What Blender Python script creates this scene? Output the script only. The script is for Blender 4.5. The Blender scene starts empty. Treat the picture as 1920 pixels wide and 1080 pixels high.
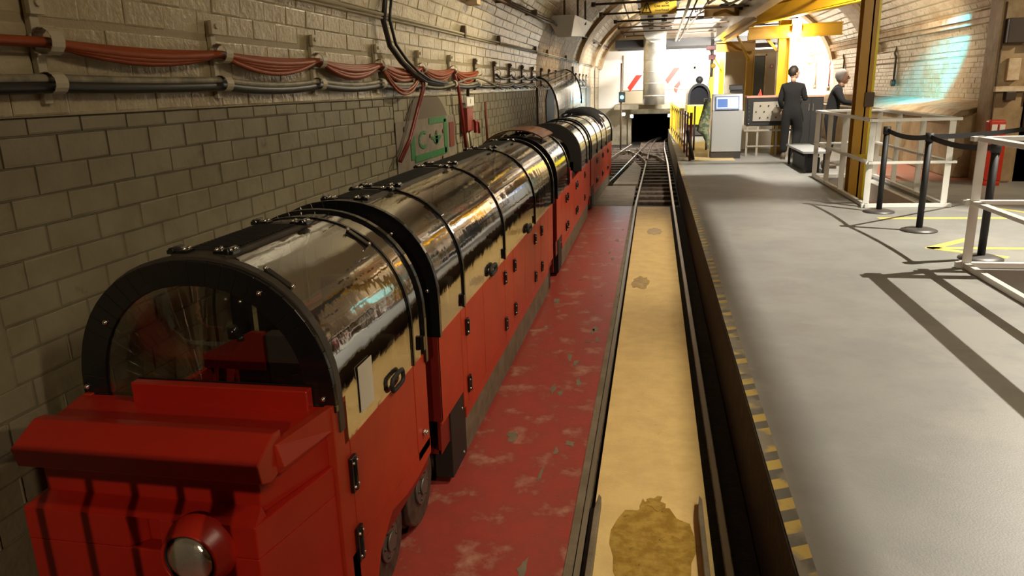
import bpy, math, random
from mathutils import Vector, Matrix
random.seed(7)
R = random.random
def U(a, b): return a + (b - a) * R()
sc = bpy.context.scene
COL = sc.collection
# ------------------------------------------------------------------ camera, light, exposure
F, VPX, VPY, AV = 1387.0, 1228.0, 158.0, 140.0
yc = Vector((VPX - 960, 540 - VPY, F)).normalized()
bb = (F * F + (VPX - 960) * AV) / (540 - VPY)
zc = -Vector((AV, -bb, F)).normalized()
xc_ = yc.cross(zc)
if xc_.x < 0: xc_ = -xc_
cam = bpy.data.cameras.new('camera'); cam.lens = F / 1920 * 36; cam.sensor_width = 36; cam.clip_end = 200
co = bpy.data.objects.new('camera', cam); COL.objects.link(co); sc.camera = co
rt = Vector((xc_.x, yc.x, zc.x)); up = Vector((xc_.y, yc.y, zc.y)); fw = Vector((xc_.z, yc.z, zc.z))
m = Matrix((( rt.x, up.x, -fw.x), (rt.y, up.y, -fw.y), (rt.z, up.z, -fw.z))).to_4x4()
m.translation = Vector((0, 0, 1.93)); co.matrix_world = m
vs = sc.view_settings; vs.view_transform = 'Standard'; vs.look = 'None'; vs.gamma = 1; vs.use_curve_mapping = False; vs.exposure = 0.0
w = bpy.data.worlds.new('world'); sc.world = w; w.use_nodes = True
w.node_tree.nodes['Background'].inputs[0].default_value = (1, .8, .55, 1); w.node_tree.nodes['Background'].inputs[1].default_value = 0.02
sc.cycles.use_denoising = True; sc.cycles.max_bounces = 6; sc.cycles.transparent_max_bounces = 24; sc.cycles.caustics_reflective = False; sc.cycles.caustics_refractive = False
sc.cycles.sample_clamp_indirect = 6

WARM = (1, .80, .55); COOL = (1, .93, .82); WHITE = (1, .97, .92); CYAN = (.02, .62, 1)
def spot(name, loc, to, W, col, angle, blend=.5, r=.05):
    l = bpy.data.lights.new(name, 'SPOT'); l.energy = W; l.color = col; l.spot_size = math.radians(angle); l.spot_blend = blend; l.shadow_soft_size = r
    o = bpy.data.objects.new(name, l); COL.objects.link(o); o.location = loc
    o.rotation_euler = (Vector(to) - Vector(loc)).to_track_quat('-Z', 'Y').to_euler(); return o
def pt(name, loc, W, col, r=.08):
    l = bpy.data.lights.new(name, 'POINT'); l.energy = W; l.color = col; l.shadow_soft_size = r
    o = bpy.data.objects.new(name, l); COL.objects.link(o); o.location = loc; return o
def area(name, loc, to, W, col, sx, sy):
    l = bpy.data.lights.new(name, 'AREA'); l.shape = 'RECTANGLE'; l.size = sx; l.size_y = sy; l.energy = W; l.color = col
    o = bpy.data.objects.new(name, l); COL.objects.link(o); o.location = loc
    o.rotation_euler = (Vector(to) - Vector(loc)).to_track_quat('-Z', 'Y').to_euler(); return o
# unseen spotlights under the ceiling, some of them added fills
LAMPS = []
def lamp(loc, to, W, col, angle, blend=.5, r=.05):
    spot('spot_light', loc, to, W, col, angle, blend, r); LAMPS.append((Vector(loc), Vector(to)))
lamp((4.6, 7.4, 4.25), (3.0, 6.6, .4), 1600, (1, .92, .78), 92, .3, .015)          # main light over the platform
lamp((2.2, 3.9, 4.2), (-.45, 4.0, 0), 400, (1, .85, .58), 56, .8, .02)              # over the painted track bed
lamp((2.2, 8.6, 4.2), (-.5, 8.8, 0), 680, (1, .85, .58), 76, .8, .02)
lamp((.6, 9.0, 3.9), (-2.0, 7.2, 2.4), 420, (1, .86, .58), 75, 1, .06)             # wall washer, left wall
lamp((1.3, 14.5, 3.9), (-1.9, 15.5, 2.3), 520, (1, .86, .62), 90, 1, .08)
lamp((2.6, 12.5, 4.2), (2.2, 14.6, .4), 1150, COOL, 92, .8, .04)
lamp((1.9, 10.6, 4.4), (.9, 19.5, 3.3), 300, (1, .88, .66), 60, .8, .05)  # added fill, lights the danger sign from the front
lamp((7.2, 9.4, 4.0), (5.6, 11.6, .9), 420, (1, .84, .6), 80, .9, .05)  # added to brighten the buttress and the right floor
lamp((1.6, 19.5, 3.9), (-1.2, 23, 2.0), 2600, WHITE, 110, .9, .08)
lamp((2.9, 13.5, 3.9), (5.2, 18.5, 1.9), 600, (1, .86, .66), 110, .9, .08)
area('unseen_area_light', (1.95, 24.6, 2.95), (1.2, 27.9, 1.5), 700, WHITE, 2.8, .2)  # unseen area lights aimed at the end wall, no fixture modelled
area('unseen_area_light', (4.6, 24.6, 3.2), (4.9, 27.9, 2), 800, WHITE, .6, 1.0)
pt('work_light', (2.85, 16.8, 2.82), 45, WHITE, .05)
pt('tunnel_light', (-1.05, 26.6, .95), 50, WHITE, .05)
pt('tunnel_light', (-.78, 27.1, .86), 18, WHITE, .04)
pt('tunnel_light', (.53, 27.2, .86), 12, WHITE, .04)
spot('signal_glow', (-1.0, 24.2, 1.55), (-2.05, 22.3, 1.6), 45, CYAN, 80, .9, .05)
lamp((4.3, 12.4, 3.5), (5.2, 16.1, 1.75), 5000, CYAN, 23, .7, .05)
lamp((.1, -2.4, 2.35), (-1.35, 1.7, .75), 190, (1, .78, .5), 30, .6, .012)           # behind the viewer
area('unseen_area_light', (2.9, 1.2, 4.4), (3.0, 7.5, .8), 120, (1, .83, .6), 1.6, .3)  # added fill for the near faces of the railings
lamp((4.4, 2.6, 4.3), (2.9, 10.5, 1.4), 420, (1, .88, .68), 50, .9, .05)  # added fill towards the railings and the amber column
# ------------------------------------------------------------------ materials
def nodes(name):
    mt = bpy.data.materials.new(name); mt.use_nodes = True
    nt = mt.node_tree; return mt, nt, nt.nodes['Principled BSDF']
def rgb(c): return (c[0], c[1], c[2], 1)
def mat(name, c, rough=.5, metal=0, c2=None, scale=8, lo=.4, hi=.62, bump=0, bscale=60, detail=6, coat=0, c3=None, s3=2, lo3=.55, hi3=.62):
    mt, nt, p = nodes(name); p.inputs['Base Color'].default_value = rgb(c); p.inputs['Roughness'].default_value = rough
    p.inputs['Metallic'].default_value = metal; p.inputs['Coat Weight'].default_value = coat; p.inputs['Coat Roughness'].default_value = .12
    if c2 or bump or c3:
        g = nt.nodes.new('ShaderNodeNewGeometry')
    def layer(prev, col, s, a, b2):
        n = nt.nodes.new('ShaderNodeTexNoise'); n.inputs['Scale'].default_value = s; n.inputs['Detail'].default_value = detail; n.inputs['Roughness'].default_value = .65
        nt.links.new(g.outputs['Position'], n.inputs['Vector'])
        r = nt.nodes.new('ShaderNodeMapRange'); r.inputs[1].default_value = a; r.inputs[2].default_value = b2
        nt.links.new(n.outputs['Fac'], r.inputs[0])
        x = nt.nodes.new('ShaderNodeMix'); x.data_type = 'RGBA'
        nt.links.new(r.outputs[0], x.inputs[0])
        if prev is None: x.inputs[6].default_value = rgb(c)
        else: nt.links.new(prev, x.inputs[6])
        x.inputs[7].default_value = rgb(col); return x.outputs[2]
    out = None
    if c2: out = layer(out, c2, scale, lo, hi)
    if c3: out = layer(out, c3, s3, lo3, hi3)
    if out: nt.links.new(out, p.inputs['Base Color'])
    if bump:
        n = nt.nodes.new('ShaderNodeTexNoise'); n.inputs['Scale'].default_value = bscale; n.inputs['Detail'].default_value = 5
        nt.links.new(g.outputs['Position'], n.inputs['Vector'])
        b = nt.nodes.new('ShaderNodeBump'); b.inputs['Strength'].default_value = bump; b.inputs['Distance'].default_value = .01
        nt.links.new(n.outputs['Fac'], b.inputs['Height']); nt.links.new(b.outputs[0], p.inputs['Normal'])
    return mt
def emit(name, c, s):
    mt, nt, p = nodes(name); p.inputs['Base Color'].default_value = (0, 0, 0, 1); p.inputs['Emission Color'].default_value = rgb(c); p.inputs['Emission Strength'].default_value = s; return mt
def clear(name, tint, gloss=.06, rough=.04, bump=.0):
    mt = bpy.data.materials.new(name); mt.use_nodes = True; nt = mt.node_tree; nt.nodes.clear()
    o = nt.nodes.new('ShaderNodeOutputMaterial'); t = nt.nodes.new('ShaderNodeBsdfTransparent'); t.inputs[0].default_value = rgb(tint)
    g = nt.nodes.new('ShaderNodeBsdfGlossy'); g.inputs['Roughness'].default_value = rough; g.inputs[0].default_value = (1, 1, 1, 1)
    fr = nt.nodes.new('ShaderNodeLayerWeight'); fr.inputs[0].default_value = .30
    r = nt.nodes.new('ShaderNodeMapRange'); r.inputs[1].default_value = 0; r.inputs[2].default_value = 1; r.inputs[3].default_value = gloss; r.inputs[4].default_value = .52 if name.startswith('clear') else .15
    nt.links.new(fr.outputs['Fresnel'], r.inputs[0])
    x = nt.nodes.new('ShaderNodeMixShader'); nt.links.new(r.outputs[0], x.inputs[0]); nt.links.new(t.outputs[0], x.inputs[1]); nt.links.new(g.outputs[0], x.inputs[2])
    if bump:
        ge = nt.nodes.new('ShaderNodeNewGeometry'); n = nt.nodes.new('ShaderNodeTexNoise'); n.inputs['Scale'].default_value = 9; n.inputs['Detail'].default_value = 3
        nt.links.new(ge.outputs['Position'], n.inputs['Vector'])
        b = nt.nodes.new('ShaderNodeBump'); b.inputs['Strength'].default_value = bump; b.inputs['Distance'].default_value = .02
        nt.links.new(n.outputs['Fac'], b.inputs['Height']); nt.links.new(b.outputs[0], g.inputs['Normal'])
    nt.links.new(x.outputs[0], o.inputs[0]); return mt
M = dict(
 wall_up=mat('cream_painted_brick', (.48, .42, .27), .27, c2=(.38, .31, .18), scale=3, bump=.55, bscale=30, c3=(.22, .16, .08), s3=9, lo3=.62, hi3=.75),
 wall_low=mat('grey_painted_brick', (.28, .25, .165), .6, c2=(.235, .205, .13), scale=4, bump=.3, bscale=26, c3=(.16, .13, .08), s3=7, lo3=.63, hi3=.74),
 wall_brown=mat('bare_brown_brick', (.26, .15, .07), .55, c2=(.42, .32, .19), scale=7, bump=.5, bscale=30),
 wall_right=mat('warm_painted_brick', (.55, .44, .30), .3, c2=(.42, .29, .15), scale=1.6, lo=.45, hi=.6, bump=.5, bscale=22),
 vault=mat('vault_paint', (.56, .46, .30), .34, c2=(.36, .22, .09), scale=.9, lo=.47, hi=.56, bump=.5, bscale=25),
 mortar=mat('painted_mortar', (.36, .30, .18), .6, bump=.2), mortar_low=mat('grey_painted_mortar', (.24, .215, .14), .65, bump=.2),
 rib=mat('tan_plaster', (.50, .37, .21), .5, c2=(.38, .24, .11), scale=5, bump=.3, bscale=30),
 buttress=mat('brown_plaster', (.36, .25, .13), .6, c2=(.26, .17, .08), scale=3, bump=.5, bscale=18, c3=(.45, .35, .2), s3=1.2, lo3=.5, hi3=.65),
 ledge=mat('pale_plaster', (.66, .54, .38), .55, c2=(.5, .33, .17), scale=5, bump=.5, bscale=15),
 platform=mat('grey_concrete_paint', (.315, .315, .295), .5, c2=(.27, .268, .25), scale=2.2, lo=.38, hi=.62, bump=.08, bscale=120, c3=(.345, .34, .31), s3=.7),
 red_floor=mat('worn_red_floor_paint', (.36, .055, .043), .36, c2=(.28, .055, .043), scale=5, bump=.15, bscale=50, c3=(.46, .22, .16), s3=5, lo3=.54, hi3=.70),
 yellow_floor=mat('worn_yellow_floor_paint', (.86, .64, .28), .5, c2=(.76, .55, .24), scale=6, bump=.15, bscale=70, c3=(.30, .21, .09), s3=11, lo3=.66, hi3=.76),
 stain=mat('oily_yellow_stain', (.34, .20, .03), .35, c2=(.5, .33, .07), scale=14, lo=.42, hi=.6, bump=.2, bscale=60, c3=(.12, .08, .03), s3=20, lo3=.62, hi3=.7),
 dirt_and_shade=mat('dark_dirt_and_shade', (.017, .012, .008), .85, c2=(.032, .023, .015), scale=14, bump=.6, bscale=60),  # also serves as painted shade beside the right rail
 slab=mat('dusty_slab', (.22, .18, .13), .6, c2=(.15, .12, .08), scale=4, bump=.3, bscale=40),
 pale_slab=mat('pale_concrete', (.42, .37, .29), .6, c2=(.33, .28, .2), scale=4, bump=.2),
 rail=mat('rail_steel', (.34, .29, .22), .33, .85, c2=(.2, .15, .10), scale=20),
 rail_bright=mat('polished_rail_head', (.50, .45, .38), .36, .9),
 sleeper=mat('dark_timber_sleeper', (.07, .045, .03), .7, c2=(.14, .10, .07), scale=12, bump=.4),
 red=mat('red_gloss_paint', (.43, .018, .008), .33, c2=(.38, .016, .008), scale=3, bump=.04, bscale=180),
 red_side=mat('orange_red_paint', (.46, .038, .012), .40, c2=(.39, .030, .010), scale=4, bump=.06, bscale=150),
 dark_red=mat('dark_red_paint', (.18, .01, .006), .4),
 black=mat('gloss_black_paint', (.008, .008, .009), .18, coat=.4), matt_black=mat('matt_black', (.012, .012, .012), .6),
 rubber=mat('dusty_wheel_steel', (.045, .04, .035), .5, .3, c2=(.10, .08, .06), scale=20), hub=mat('grey_hub', (.16, .15, .14), .45, .6),
 chrome=mat('bright_bolt_metal', (.75, .73, .7), .2, 1), canopy=clear('clear_canopy_sheet', (.93, .91, .85), .025, .05, .07),
 shell=clear('windscreen_sheet', (.95, .94, .92), .012, .03), ridge=mat('ribbed_dark_strip', (.05, .042, .033), .45),
 skirt=mat('dusty_grey_skirt', (.17, .14, .10), .6, c2=(.11, .09, .06), scale=8, bump=.2), seat=mat('dark_seat', (.03, .026, .024), .7),
 paper=mat('white_paper', (.7, .66, .56), .8), cloth_black=mat('black_cover_fabric', (.012, .011, .016), .85, bump=.5, bscale=20),
 lens=mat('headlamp_glass', (.8, .79, .72), .16, .8, bump=.25, bscale=40), 
 cable_red=mat('orange_red_cable', (.30, .055, .008), .5), cable_dkred=mat('dark_red_cable', (.22, .02, .012), .4), cable_grey=mat('painted_grey_cable', (.16, .145, .10), .5, c2=(.33, .29, .2), scale=9),
 cable_black=mat('black_cable', (.02, .018, .015), .4), holder=mat('cream_cable_holder', (.50, .45, .32), .5), brown_metal=mat('brown_metal', (.10, .06, .035), .5),
 green=mat('green_graffiti_paint', (.02, .16, .045), .6, c2=(.16, .15, .10), scale=22, lo=.55, hi=.68), arch_paint=mat('grey_brown_panel_paint', (.13, .10, .065), .75),
 panel_low=mat('faded_panel', (.24, .20, .15), .7, c2=(.17, .13, .1), scale=6), white=mat('white_gloss_paint', (.78, .75, .68), .4), rust=mat('rust_red', (.16, .03, .015), .7),
 rail_white=mat('pale_grey_railing_paint', (.80, .79, .74), .35), yellow=mat('yellow_gantry_paint', (.72, .44, .015), .38), amber=mat('amber_gantry_paint', (.55, .29, .014), .42), bright_yellow=mat('bright_yellow_paint', (.95, .78, .02), .35),
 beam_grey=mat('grey_beam_steel', (.42, .38, .32), .35, .3), galv=mat('galvanised_duct', (.58, .55, .48), .32, .75, c2=(.48, .45, .38), scale=3), duct_dark=mat('dark_grey_duct', (.16, .14, .11), .4, .5),
 sign_yellow=mat('sign_yellow', (.50, .32, .03), .5), sign_black=mat('sign_black', (.03, .02, .01), .6), tape=mat('yellow_floor_tape', (.85, .70, .18), .5), tape_white=mat('cream_floor_tape', (.9, .83, .55), .5),
 chev=mat('red_chevron_paint', (.62, .05, .03), .5), white_wall=mat('white_end_panel', (.86, .82, .74), .5), beige=mat('beige_wall_paint', (.50, .42, .29), .55), grey_door=mat('grey_door', (.10, .10, .085), .5),
 kiosk=mat('light_grey_cabinet', (.42, .43, .43), .4), kiosk_dark=mat('dark_plinth', (.05, .045, .04), .5), screen=emit('screen_white', (.85, .92, 1), 1.3), screen_blue=emit('screen_blue', (.03, .18, .6), 1.0), blue=mat('blue_bezel', (.02, .09, .3), .4),
 pink=mat('dusty_pink_top', (.55, .30, .22), .6), panel_grey=mat('control_panel_grey', (.35, .32, .27), .45), tactile=mat('cream_tactile_floor', (.85, .66, .33), .5), 
 camo=mat('camouflage_cloth', (.10, .15, .08), .8, c2=(.30, .30, .18), scale=14, lo=.48, hi=.52, c3=(.04, .10, .09), s3=18, lo3=.56, hi3=.6),
 skin=mat('skin', (.50, .28, .18), .5), hair=mat('dark_hair', (.02, .013, .008), .6), grey_hair=mat('grey_hair', (.42, .38, .34), .6), overall=mat('black_coverall', (.008, .0075, .008), .95, bump=.6, bscale=14), boot=mat('worn_boot', (.13, .10, .07), .6),
 ext=mat('red_plastic_box', (.50, .03, .01), .35), brownbox=mat('brown_conduit_box', (.05, .03, .02), .5), cyan=emit('cyan_signal_lens', (.05, .85, 1), 40), bulb=emit('lit_bulb', (1, .96, .88), 30),
 portal=mat('portal_concrete', (.30, .26, .18), .6, c2=(.2, .17, .11), scale=3), tunnel=mat('tunnel_black', (.012, .011, .01), .9), pit=mat('pinkish_pit_floor', (.40, .25, .19), .6, c2=(.22, .12, .09), scale=3),
 aisle_red=mat('faded_red_concrete', (.42, .14, .09), .55, c2=(.35, .2, .14), scale=3), window_dark=mat('dark_glass', (.02, .02, .025), .1), cyan_beam=mat('pale_flange', (.55, .55, .5), .35, .4),
)
def hazard():
    mt, nt, p = nodes('worn_hazard_stripes'); g = nt.nodes.new('ShaderNodeNewGeometry'); s = nt.nodes.new('ShaderNodeSeparateXYZ'); nt.links.new(g.outputs['Position'], s.inputs[0])
    a = nt.nodes.new('ShaderNodeMath'); a.operation = 'MULTIPLY_ADD'; a.inputs[1].default_value = -.5; nt.links.new(s.outputs[0], a.inputs[0]); nt.links.new(s.outputs[1], a.inputs[2])
    b = nt.nodes.new('ShaderNodeMath'); b.operation = 'PINGPONG'; b.inputs[1].default_value = .075; nt.links.new(a.outputs[0], b.inputs[0])
    c = nt.nodes.new('ShaderNodeMath'); c.operation = 'GREATER_THAN'; c.inputs[1].default_value = .037; nt.links.new(b.outputs[0], c.inputs[0])
    n = nt.nodes.new('ShaderNodeTexNoise'); n.inputs['Scale'].default_value = 7; n.inputs['Detail'].default_value = 6; nt.links.new(g.outputs['Position'], n.inputs['Vector'])
    r = nt.nodes.new('ShaderNodeMapRange'); r.inputs[1].default_value = .44; r.inputs[2].default_value = .56; nt.links.new(n.outputs['Fac'], r.inputs[0])
    x = nt.nodes.new('ShaderNodeMix'); x.data_type = 'RGBA'; nt.links.new(c.outputs[0], x.inputs[0]); x.inputs[6].default_value = (.16, .15, .13, 1); x.inputs[7].default_value = (.62, .46, .13, 1)
    y = nt.nodes.new('ShaderNodeMix'); y.data_type = 'RGBA'; nt.links.new(r.outputs[0], y.inputs[0]); nt.links.new(x.outputs[2], y.inputs[6]); y.inputs[7].default_value = (.28, .255, .21, 1)
    nt.links.new(y.outputs[2], p.inputs['Base Color']); p.inputs['Roughness'].default_value = .55; return mt
M['hazard'] = hazard()
# ------------------------------------------------------------------ mesh helpers
ORD = ['first', 'second', 'third', 'fourth', 'fifth', 'sixth', 'seventh', 'eighth', 'ninth', 'tenth', 'eleventh', 'twelfth', 'thirteenth', 'fourteenth', 'fifteenth', 'sixteenth']
class MB:
    def __init__(s): s.v = []; s.f = []; s.sm = []
    def add(s, vs, fs, smooth=False):
        n = len(s.v); s.v += [tuple(v) for v in vs]; s.f += [tuple(i + n for i in f) for f in fs]; s.sm += [smooth] * len(fs); return s
    def box(s, x0, x1, y0, y1, z0, z1):
        return s.add([(x0, y0, z0), (x1, y0, z0), (x1, y1, z0), (x0, y1, z0), (x0, y0, z1), (x1, y0, z1), (x1, y1, z1), (x0, y1, z1)],
                     [(0, 3, 2, 1), (4, 5, 6, 7), (0, 1, 5, 4), (1, 2, 6, 5), (2, 3, 7, 6), (3, 0, 4, 7)])
    def bar(s, a, b, w_, h_, upv=(0, 0, 1)):
        a = Vector(a); b = Vector(b); d = (b - a).normalized(); u = Vector(upv)
        if abs(d.dot(u)) > .95: u = Vector((0, 1, 0))
        x = d.cross(u).normalized(); u = x.cross(d).normalized(); vs = []
        for p in (a, b):
            for i, j in ((-1, -1), (1, -1), (1, 1), (-1, 1)): vs.append(p + x * i * w_ / 2 + u * j * h_ / 2)
        return s.add(vs, [(3, 2, 1, 0), (4, 5, 6, 7), (0, 1, 5, 4), (1, 2, 6, 5), (2, 3, 7, 6), (3, 0, 4, 7)])
    def prism(s, pts, axis, a, b, smooth=False):
        """pts: 2D polygon; axis 'x': pts=(y,z), 'y': pts=(x,z), 'z': pts=(x,y)"""
        n = len(pts); vs = []
        for t in (a, b):
            for p in pts:
                vs.append((t, p[0], p[1]) if axis == 'x' else (p[0], t, p[1]) if axis == 'y' else (p[0], p[1], t))
        fs = [tuple(range(n - 1, -1, -1)), tuple(range(n, 2 * n))]
        fs += [(i, (i + 1) % n, n + (i + 1) % n, n + i) for i in range(n)]
        s.add(vs, fs, False)
        return s
    def tube(s, path, r, n=8, cap=True):
        P_ = [Vector(p) for p in path]; k = len(P_); rs = r if isinstance(r, (list, tuple)) else [r] * k; vs = []; prev = None
        for i, p in enumerate(P_):
            d = (P_[min(i + 1, k - 1)] - P_[max(i - 1, 0)]).normalized()
            if prev is None:
                u = Vector((0, 0, 1)) if abs(d.z) < .9 else Vector((1, 0, 0))
            else: u = prev
            x = d.cross(u).normalized(); u = x.cross(d).normalized(); prev = u
            for j in range(n):
                t = 2 * math.pi * j / n; vs.append(p + (x * math.cos(t) + u * math.sin(t)) * rs[i])
        fs = []
        for i in range(k - 1):
            for j in range(n): fs.append((i * n + j, i * n + (j + 1) % n, (i + 1) * n + (j + 1) % n, (i + 1) * n + j))
        s.add(vs, fs, True)
        if cap:
            m_ = len(s.v) - len(vs); s.f += [tuple(m_ + j for j in range(n - 1, -1, -1)), tuple(m_ + (k - 1) * n + j for j in range(n))]; s.sm += [False, False]
        return s
    def cyl(s, a, b, r, n=20): return s.tube([a, b], r, n)
    def ball(s, c, r, n=12, m_=8, sc_=(1, 1, 1)):
        vs = []; fs = []
        for i in range(m_ + 1):
            th = math.pi * i / m_
            for j in range(n):
                ph = 2 * math.pi * j / n; vs.append((c[0] + r * sc_[0] * math.sin(th) * math.cos(ph), c[1] + r * sc_[1] * math.sin(th) * math.sin(ph), c[2] + r * sc_[2] * math.cos(th)))
        for i in range(m_):
            for j in range(n): fs.append((i * n + j, (i + 1) * n + j, (i + 1) * n + (j + 1) % n, i * n + (j + 1) % n))
        return s.add(vs, fs, True)
    def build(s, name, mt, parent=None, bevel=0, off=None):
        me = bpy.data.meshes.new(name); o_ = off if off is not None else (Vector(parent.get('org', (0, 0, 0))) if parent else Vector((0, 0, 0)))
        me.from_pydata([(v[0] - o_[0], v[1] - o_[1], v[2] - o_[2]) for v in s.v], [], s.f); me.materials.append(M[mt] if isinstance(mt, str) else mt)
        me.polygons.foreach_set('use_smooth', s.sm); me.validate(); me.update()
        o = bpy.data.objects.new(name, me); COL.objects.link(o)
        if parent: o.parent = parent; o['org'] = list(o_)
        if bevel:
            b = o.modifiers.new('bevel', 'BEVEL'); b.width = bevel; b.segments = 2; b.limit_method = 'ANGLE'
        return o
def thing(name, label, cat, loc=(0, 0, 0), group=None):
    o = bpy.data.objects.new(name, None); COL.objects.link(o); o.location = loc; o['label'] = label; o['category'] = cat; o['org'] = list(loc); o.empty_display_size = .1
    if group: o['group'] = group
    return o
def solo(o, label, cat, group=None):
    """a one-mesh thing: give it an origin at its base"""
    me = o.data; xs = [v.co.x for v in me.vertices]; ys = [v.co.y for v in me.vertices]; zs = [v.co.z for v in me.vertices]
    c = Vector(((min(xs) + max(xs)) / 2, (min(ys) + max(ys)) / 2, min(zs))); me.transform(Matrix.Translation(-c)); o.location = c
    o['label'] = label; o['category'] = cat
    if group: o['group'] = group
    return o
def struct(o): o['kind'] = 'structure'; return o
def stuff(o): o['kind'] = 'stuff'; return o
def text(s_, size, mt, loc, rot, parent, name='lettering', ext=.001, align='CENTER'):
    cu = bpy.data.curves.new(name, 'FONT'); cu.body = s_; cu.size = size; cu.extrude = ext; cu.align_x = align; cu.align_y = 'CENTER'
    to = bpy.data.objects.new(name, cu); COL.objects.link(to); bpy.context.view_layer.update()
    me = bpy.data.meshes.new_from_object(to.evaluated_get(bpy.context.evaluated_depsgraph_get())); bpy.data.objects.remove(to)
    me.materials.clear(); me.materials.append(M[mt]); o = bpy.data.objects.new(name, me); COL.objects.link(o)
    o.parent = parent; pl = Vector(parent.get('org', (0, 0, 0))) if parent else Vector()
    o.matrix_local = Matrix.Translation(Vector(loc) - pl) @ rot; return o
def sag(a, b, d, n=8):
    a = Vector(a); b = Vector(b); return [a.lerp(b, i / n) - Vector((0, 0, d * 4 * (i / n) * (1 - i / n))) for i in range(n + 1)]

# ------------------------------------------------------------------ structure: vault profile
LX, RX, CX, HA, ZB, RISE = -2.0, 5.2, 1.6, 3.6, 2.2, 2.4
def prof(n=40, a0=0, a1=1):
    out = []
    for i in range(n + 1):
        t = math.pi * (1 - (a0 + (a1 - a0) * i / n)); out.append((CX + HA * math.cos(t), ZB + RISE * math.sin(t)))
    return out
def sheet(profile, y0, y1, th=.12):
    """extrude an (x,z) polyline along y, thickened away from the room centre (CX, 1.5)"""
    mb = MB(); n = len(profile); P_ = [Vector((p[0], 0, p[1])) for p in profile]; N = []
    for i in range(n):
        d = (P_[min(i + 1, n - 1)] - P_[max(i - 1, 0)]).normalized(); nn = Vector((-d.z, 0, d.x))
        if nn.dot(P_[i] - Vector((CX, 0, 1.5))) < 0: nn = -nn
        N.append(nn)
    for i in range(n - 1):
        q = [P_[i], P_[i + 1], P_[i + 1] + N[i + 1] * th, P_[i] + N[i] * th]
        mb.prism([(v.x, v.z) for v in q], 'y', y0, y1)
    return mb
# left wall backing and its bricks
wl = struct(MB().box(LX - .35, LX - .0172, -4, 28, -.1, 1.88).build('wall_left', 'wall_low'))
BK = lambda P_: [(CX + (p[0] - CX) * (1 + .004 / HA), ZB + (p[1] - ZB) * (1 + .004 / RISE)) for p in P_]
ce = struct(sheet(BK(prof(90, 0, .5)), -4, 12.1, .2).build('ceiling', 'mortar'))
for nm, args in (('ceiling_vault', (BK(prof(180, 0, 1)), 12.1, 28, .2)),): struct(sheet(*args).build('ceiling.001', 'mortar'))
struct(MB().box(CX, 9, -4, 12.1, 4.62, 4.8).build('ceiling.002', 'beige'))
wr = struct(MB().box(RX + .004, RX + .35, 12.1, 28, .3, ZB + .02).build('wall_right', 'mortar'))
struct(MB().box(9, 9.2, -4, 12.1, -.1, 4.8).build('wall_side', 'buttress'))
struct(MB().box(-2.3, 9.2, -4.2, -4, -.1, 4.8).build('wall_back', 'beige'))
MB().box(LX - .35, LX - .003, -4, 28, 1.88, ZB + .02).build('upper_render', 'mortar', wl)
# bricks on a profile: s -> point and inward normal
def wall_point(side, s_):
    """s_ = height along the profile from z=0; below ZB vertical, above it along the ellipse"""
    if s_ <= ZB: return ((LX if side < 0 else RX), s_, (1 if side < 0 else -1), 0)
    t = 0; acc = ZB
    th = (s_ - ZB) / 2.4 * .9
    # numeric walk
    step = .02; x, z = -HA, 0; ang = 0
    key = round(s_, 3)
    if key not in WP:
        ang = 0; acc = ZB
        while acc < s_:
            ang += step; nx, nz = -HA * math.cos(ang), RISE * math.sin(ang); acc += math.hypot(nx - x, nz - z); x, z = nx, nz
        dn = Vector((math.cos(ang) / HA, 0, -math.sin(ang) / RISE)).normalized(); WP[key] = (x, z, dn.x, dn.z)
    x, z, nx, nz = WP[key]
    return (CX + x if side < 0 else CX - x, ZB + z, nx if side < 0 else -nx, nz)
WP = {}
def brick_geo(side, s_, y, ln, ht, dep, out, rough=.0015):
    """6-sided brick with chamfered face; returns verts, faces"""
    x0, z0, nx, nz = wall_point(side, s_ + ht / 2); tx, tz = -nz * (1 if side < 0 else -1), nx * (1 if side < 0 else -1)
    if tz < 0: tx, tz = -tx, -tz
    vs = []; c = .006
    for d, ins in ((-dep, 0), (out - .002, 0), (out, c)):
        for i, j in ((0, 0), (1, 0), (1, 1), (0, 1)):
            yy = y + (ln - ins if i else ins); hh = (ht / 2 - ins) * (1 if j else -1); e = d + (U(-rough, rough) if d == out else 0)
            vs.append((x0 + tx * hh + nx * e, yy, z0 + tz * hh + nz * e))
    fs = [(8, 9, 10, 11)]
    for a in (0, 4):
        for k in range(4): fs.append((a + k, a + (k + 1) % 4, a + 4 + (k + 1) % 4, a + 4 + k))
    return vs, fs
def brickwork(parent, side, s0, s1, y0, y1, mt, dep, off, singles=0, course=.098, blen=.24, name='brickwork', skip=None, joint=.005):
    mb = MB(); n = 0; k = 0; s_ = s0; cnt = 0
    while s_ < s1 - .02:
        ht = min(course - joint, s1 - s_); y = y0 - (k % 2) * blen / 2
        while y < y1:
            a = max(y, y0); b = min(y + blen - joint * .6, y1)
            if b - a > .03 and not (skip and skip(s_, (a + b) / 2)):
                vs, fs = brick_geo(side, s_, a, b - a, ht, dep, off + U(-.002, .0035))
                if singles and cnt < singles and a < 9.0:
                    SB = MB().add(vs, fs); SB.build('brick', mt, parent, off=Vector((0, 0, 0))); cnt += 1
                else: mb.add(vs, fs)
            y += blen
        s_ += course; k += 1
    o = mb.build(name, mt, parent); stuff(o); return cnt
def arch_skip(s_, y): return (5.75 < y < 7.45 and s_ < 1.30 + .62 * math.sqrt(max(0, 1 - ((y - 6.6) / .86) ** 2)))
BR = lambda y: 13.0 < y < 18.6
brickwork(wl, -1, .55, 1.04, 1.0, 5.7, 'wall_low', .012, -.016)
brickwork(wl, -1, 1.04, 1.875, 1.9, 5.7, 'wall_low', .012, -.016, singles=145)
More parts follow.
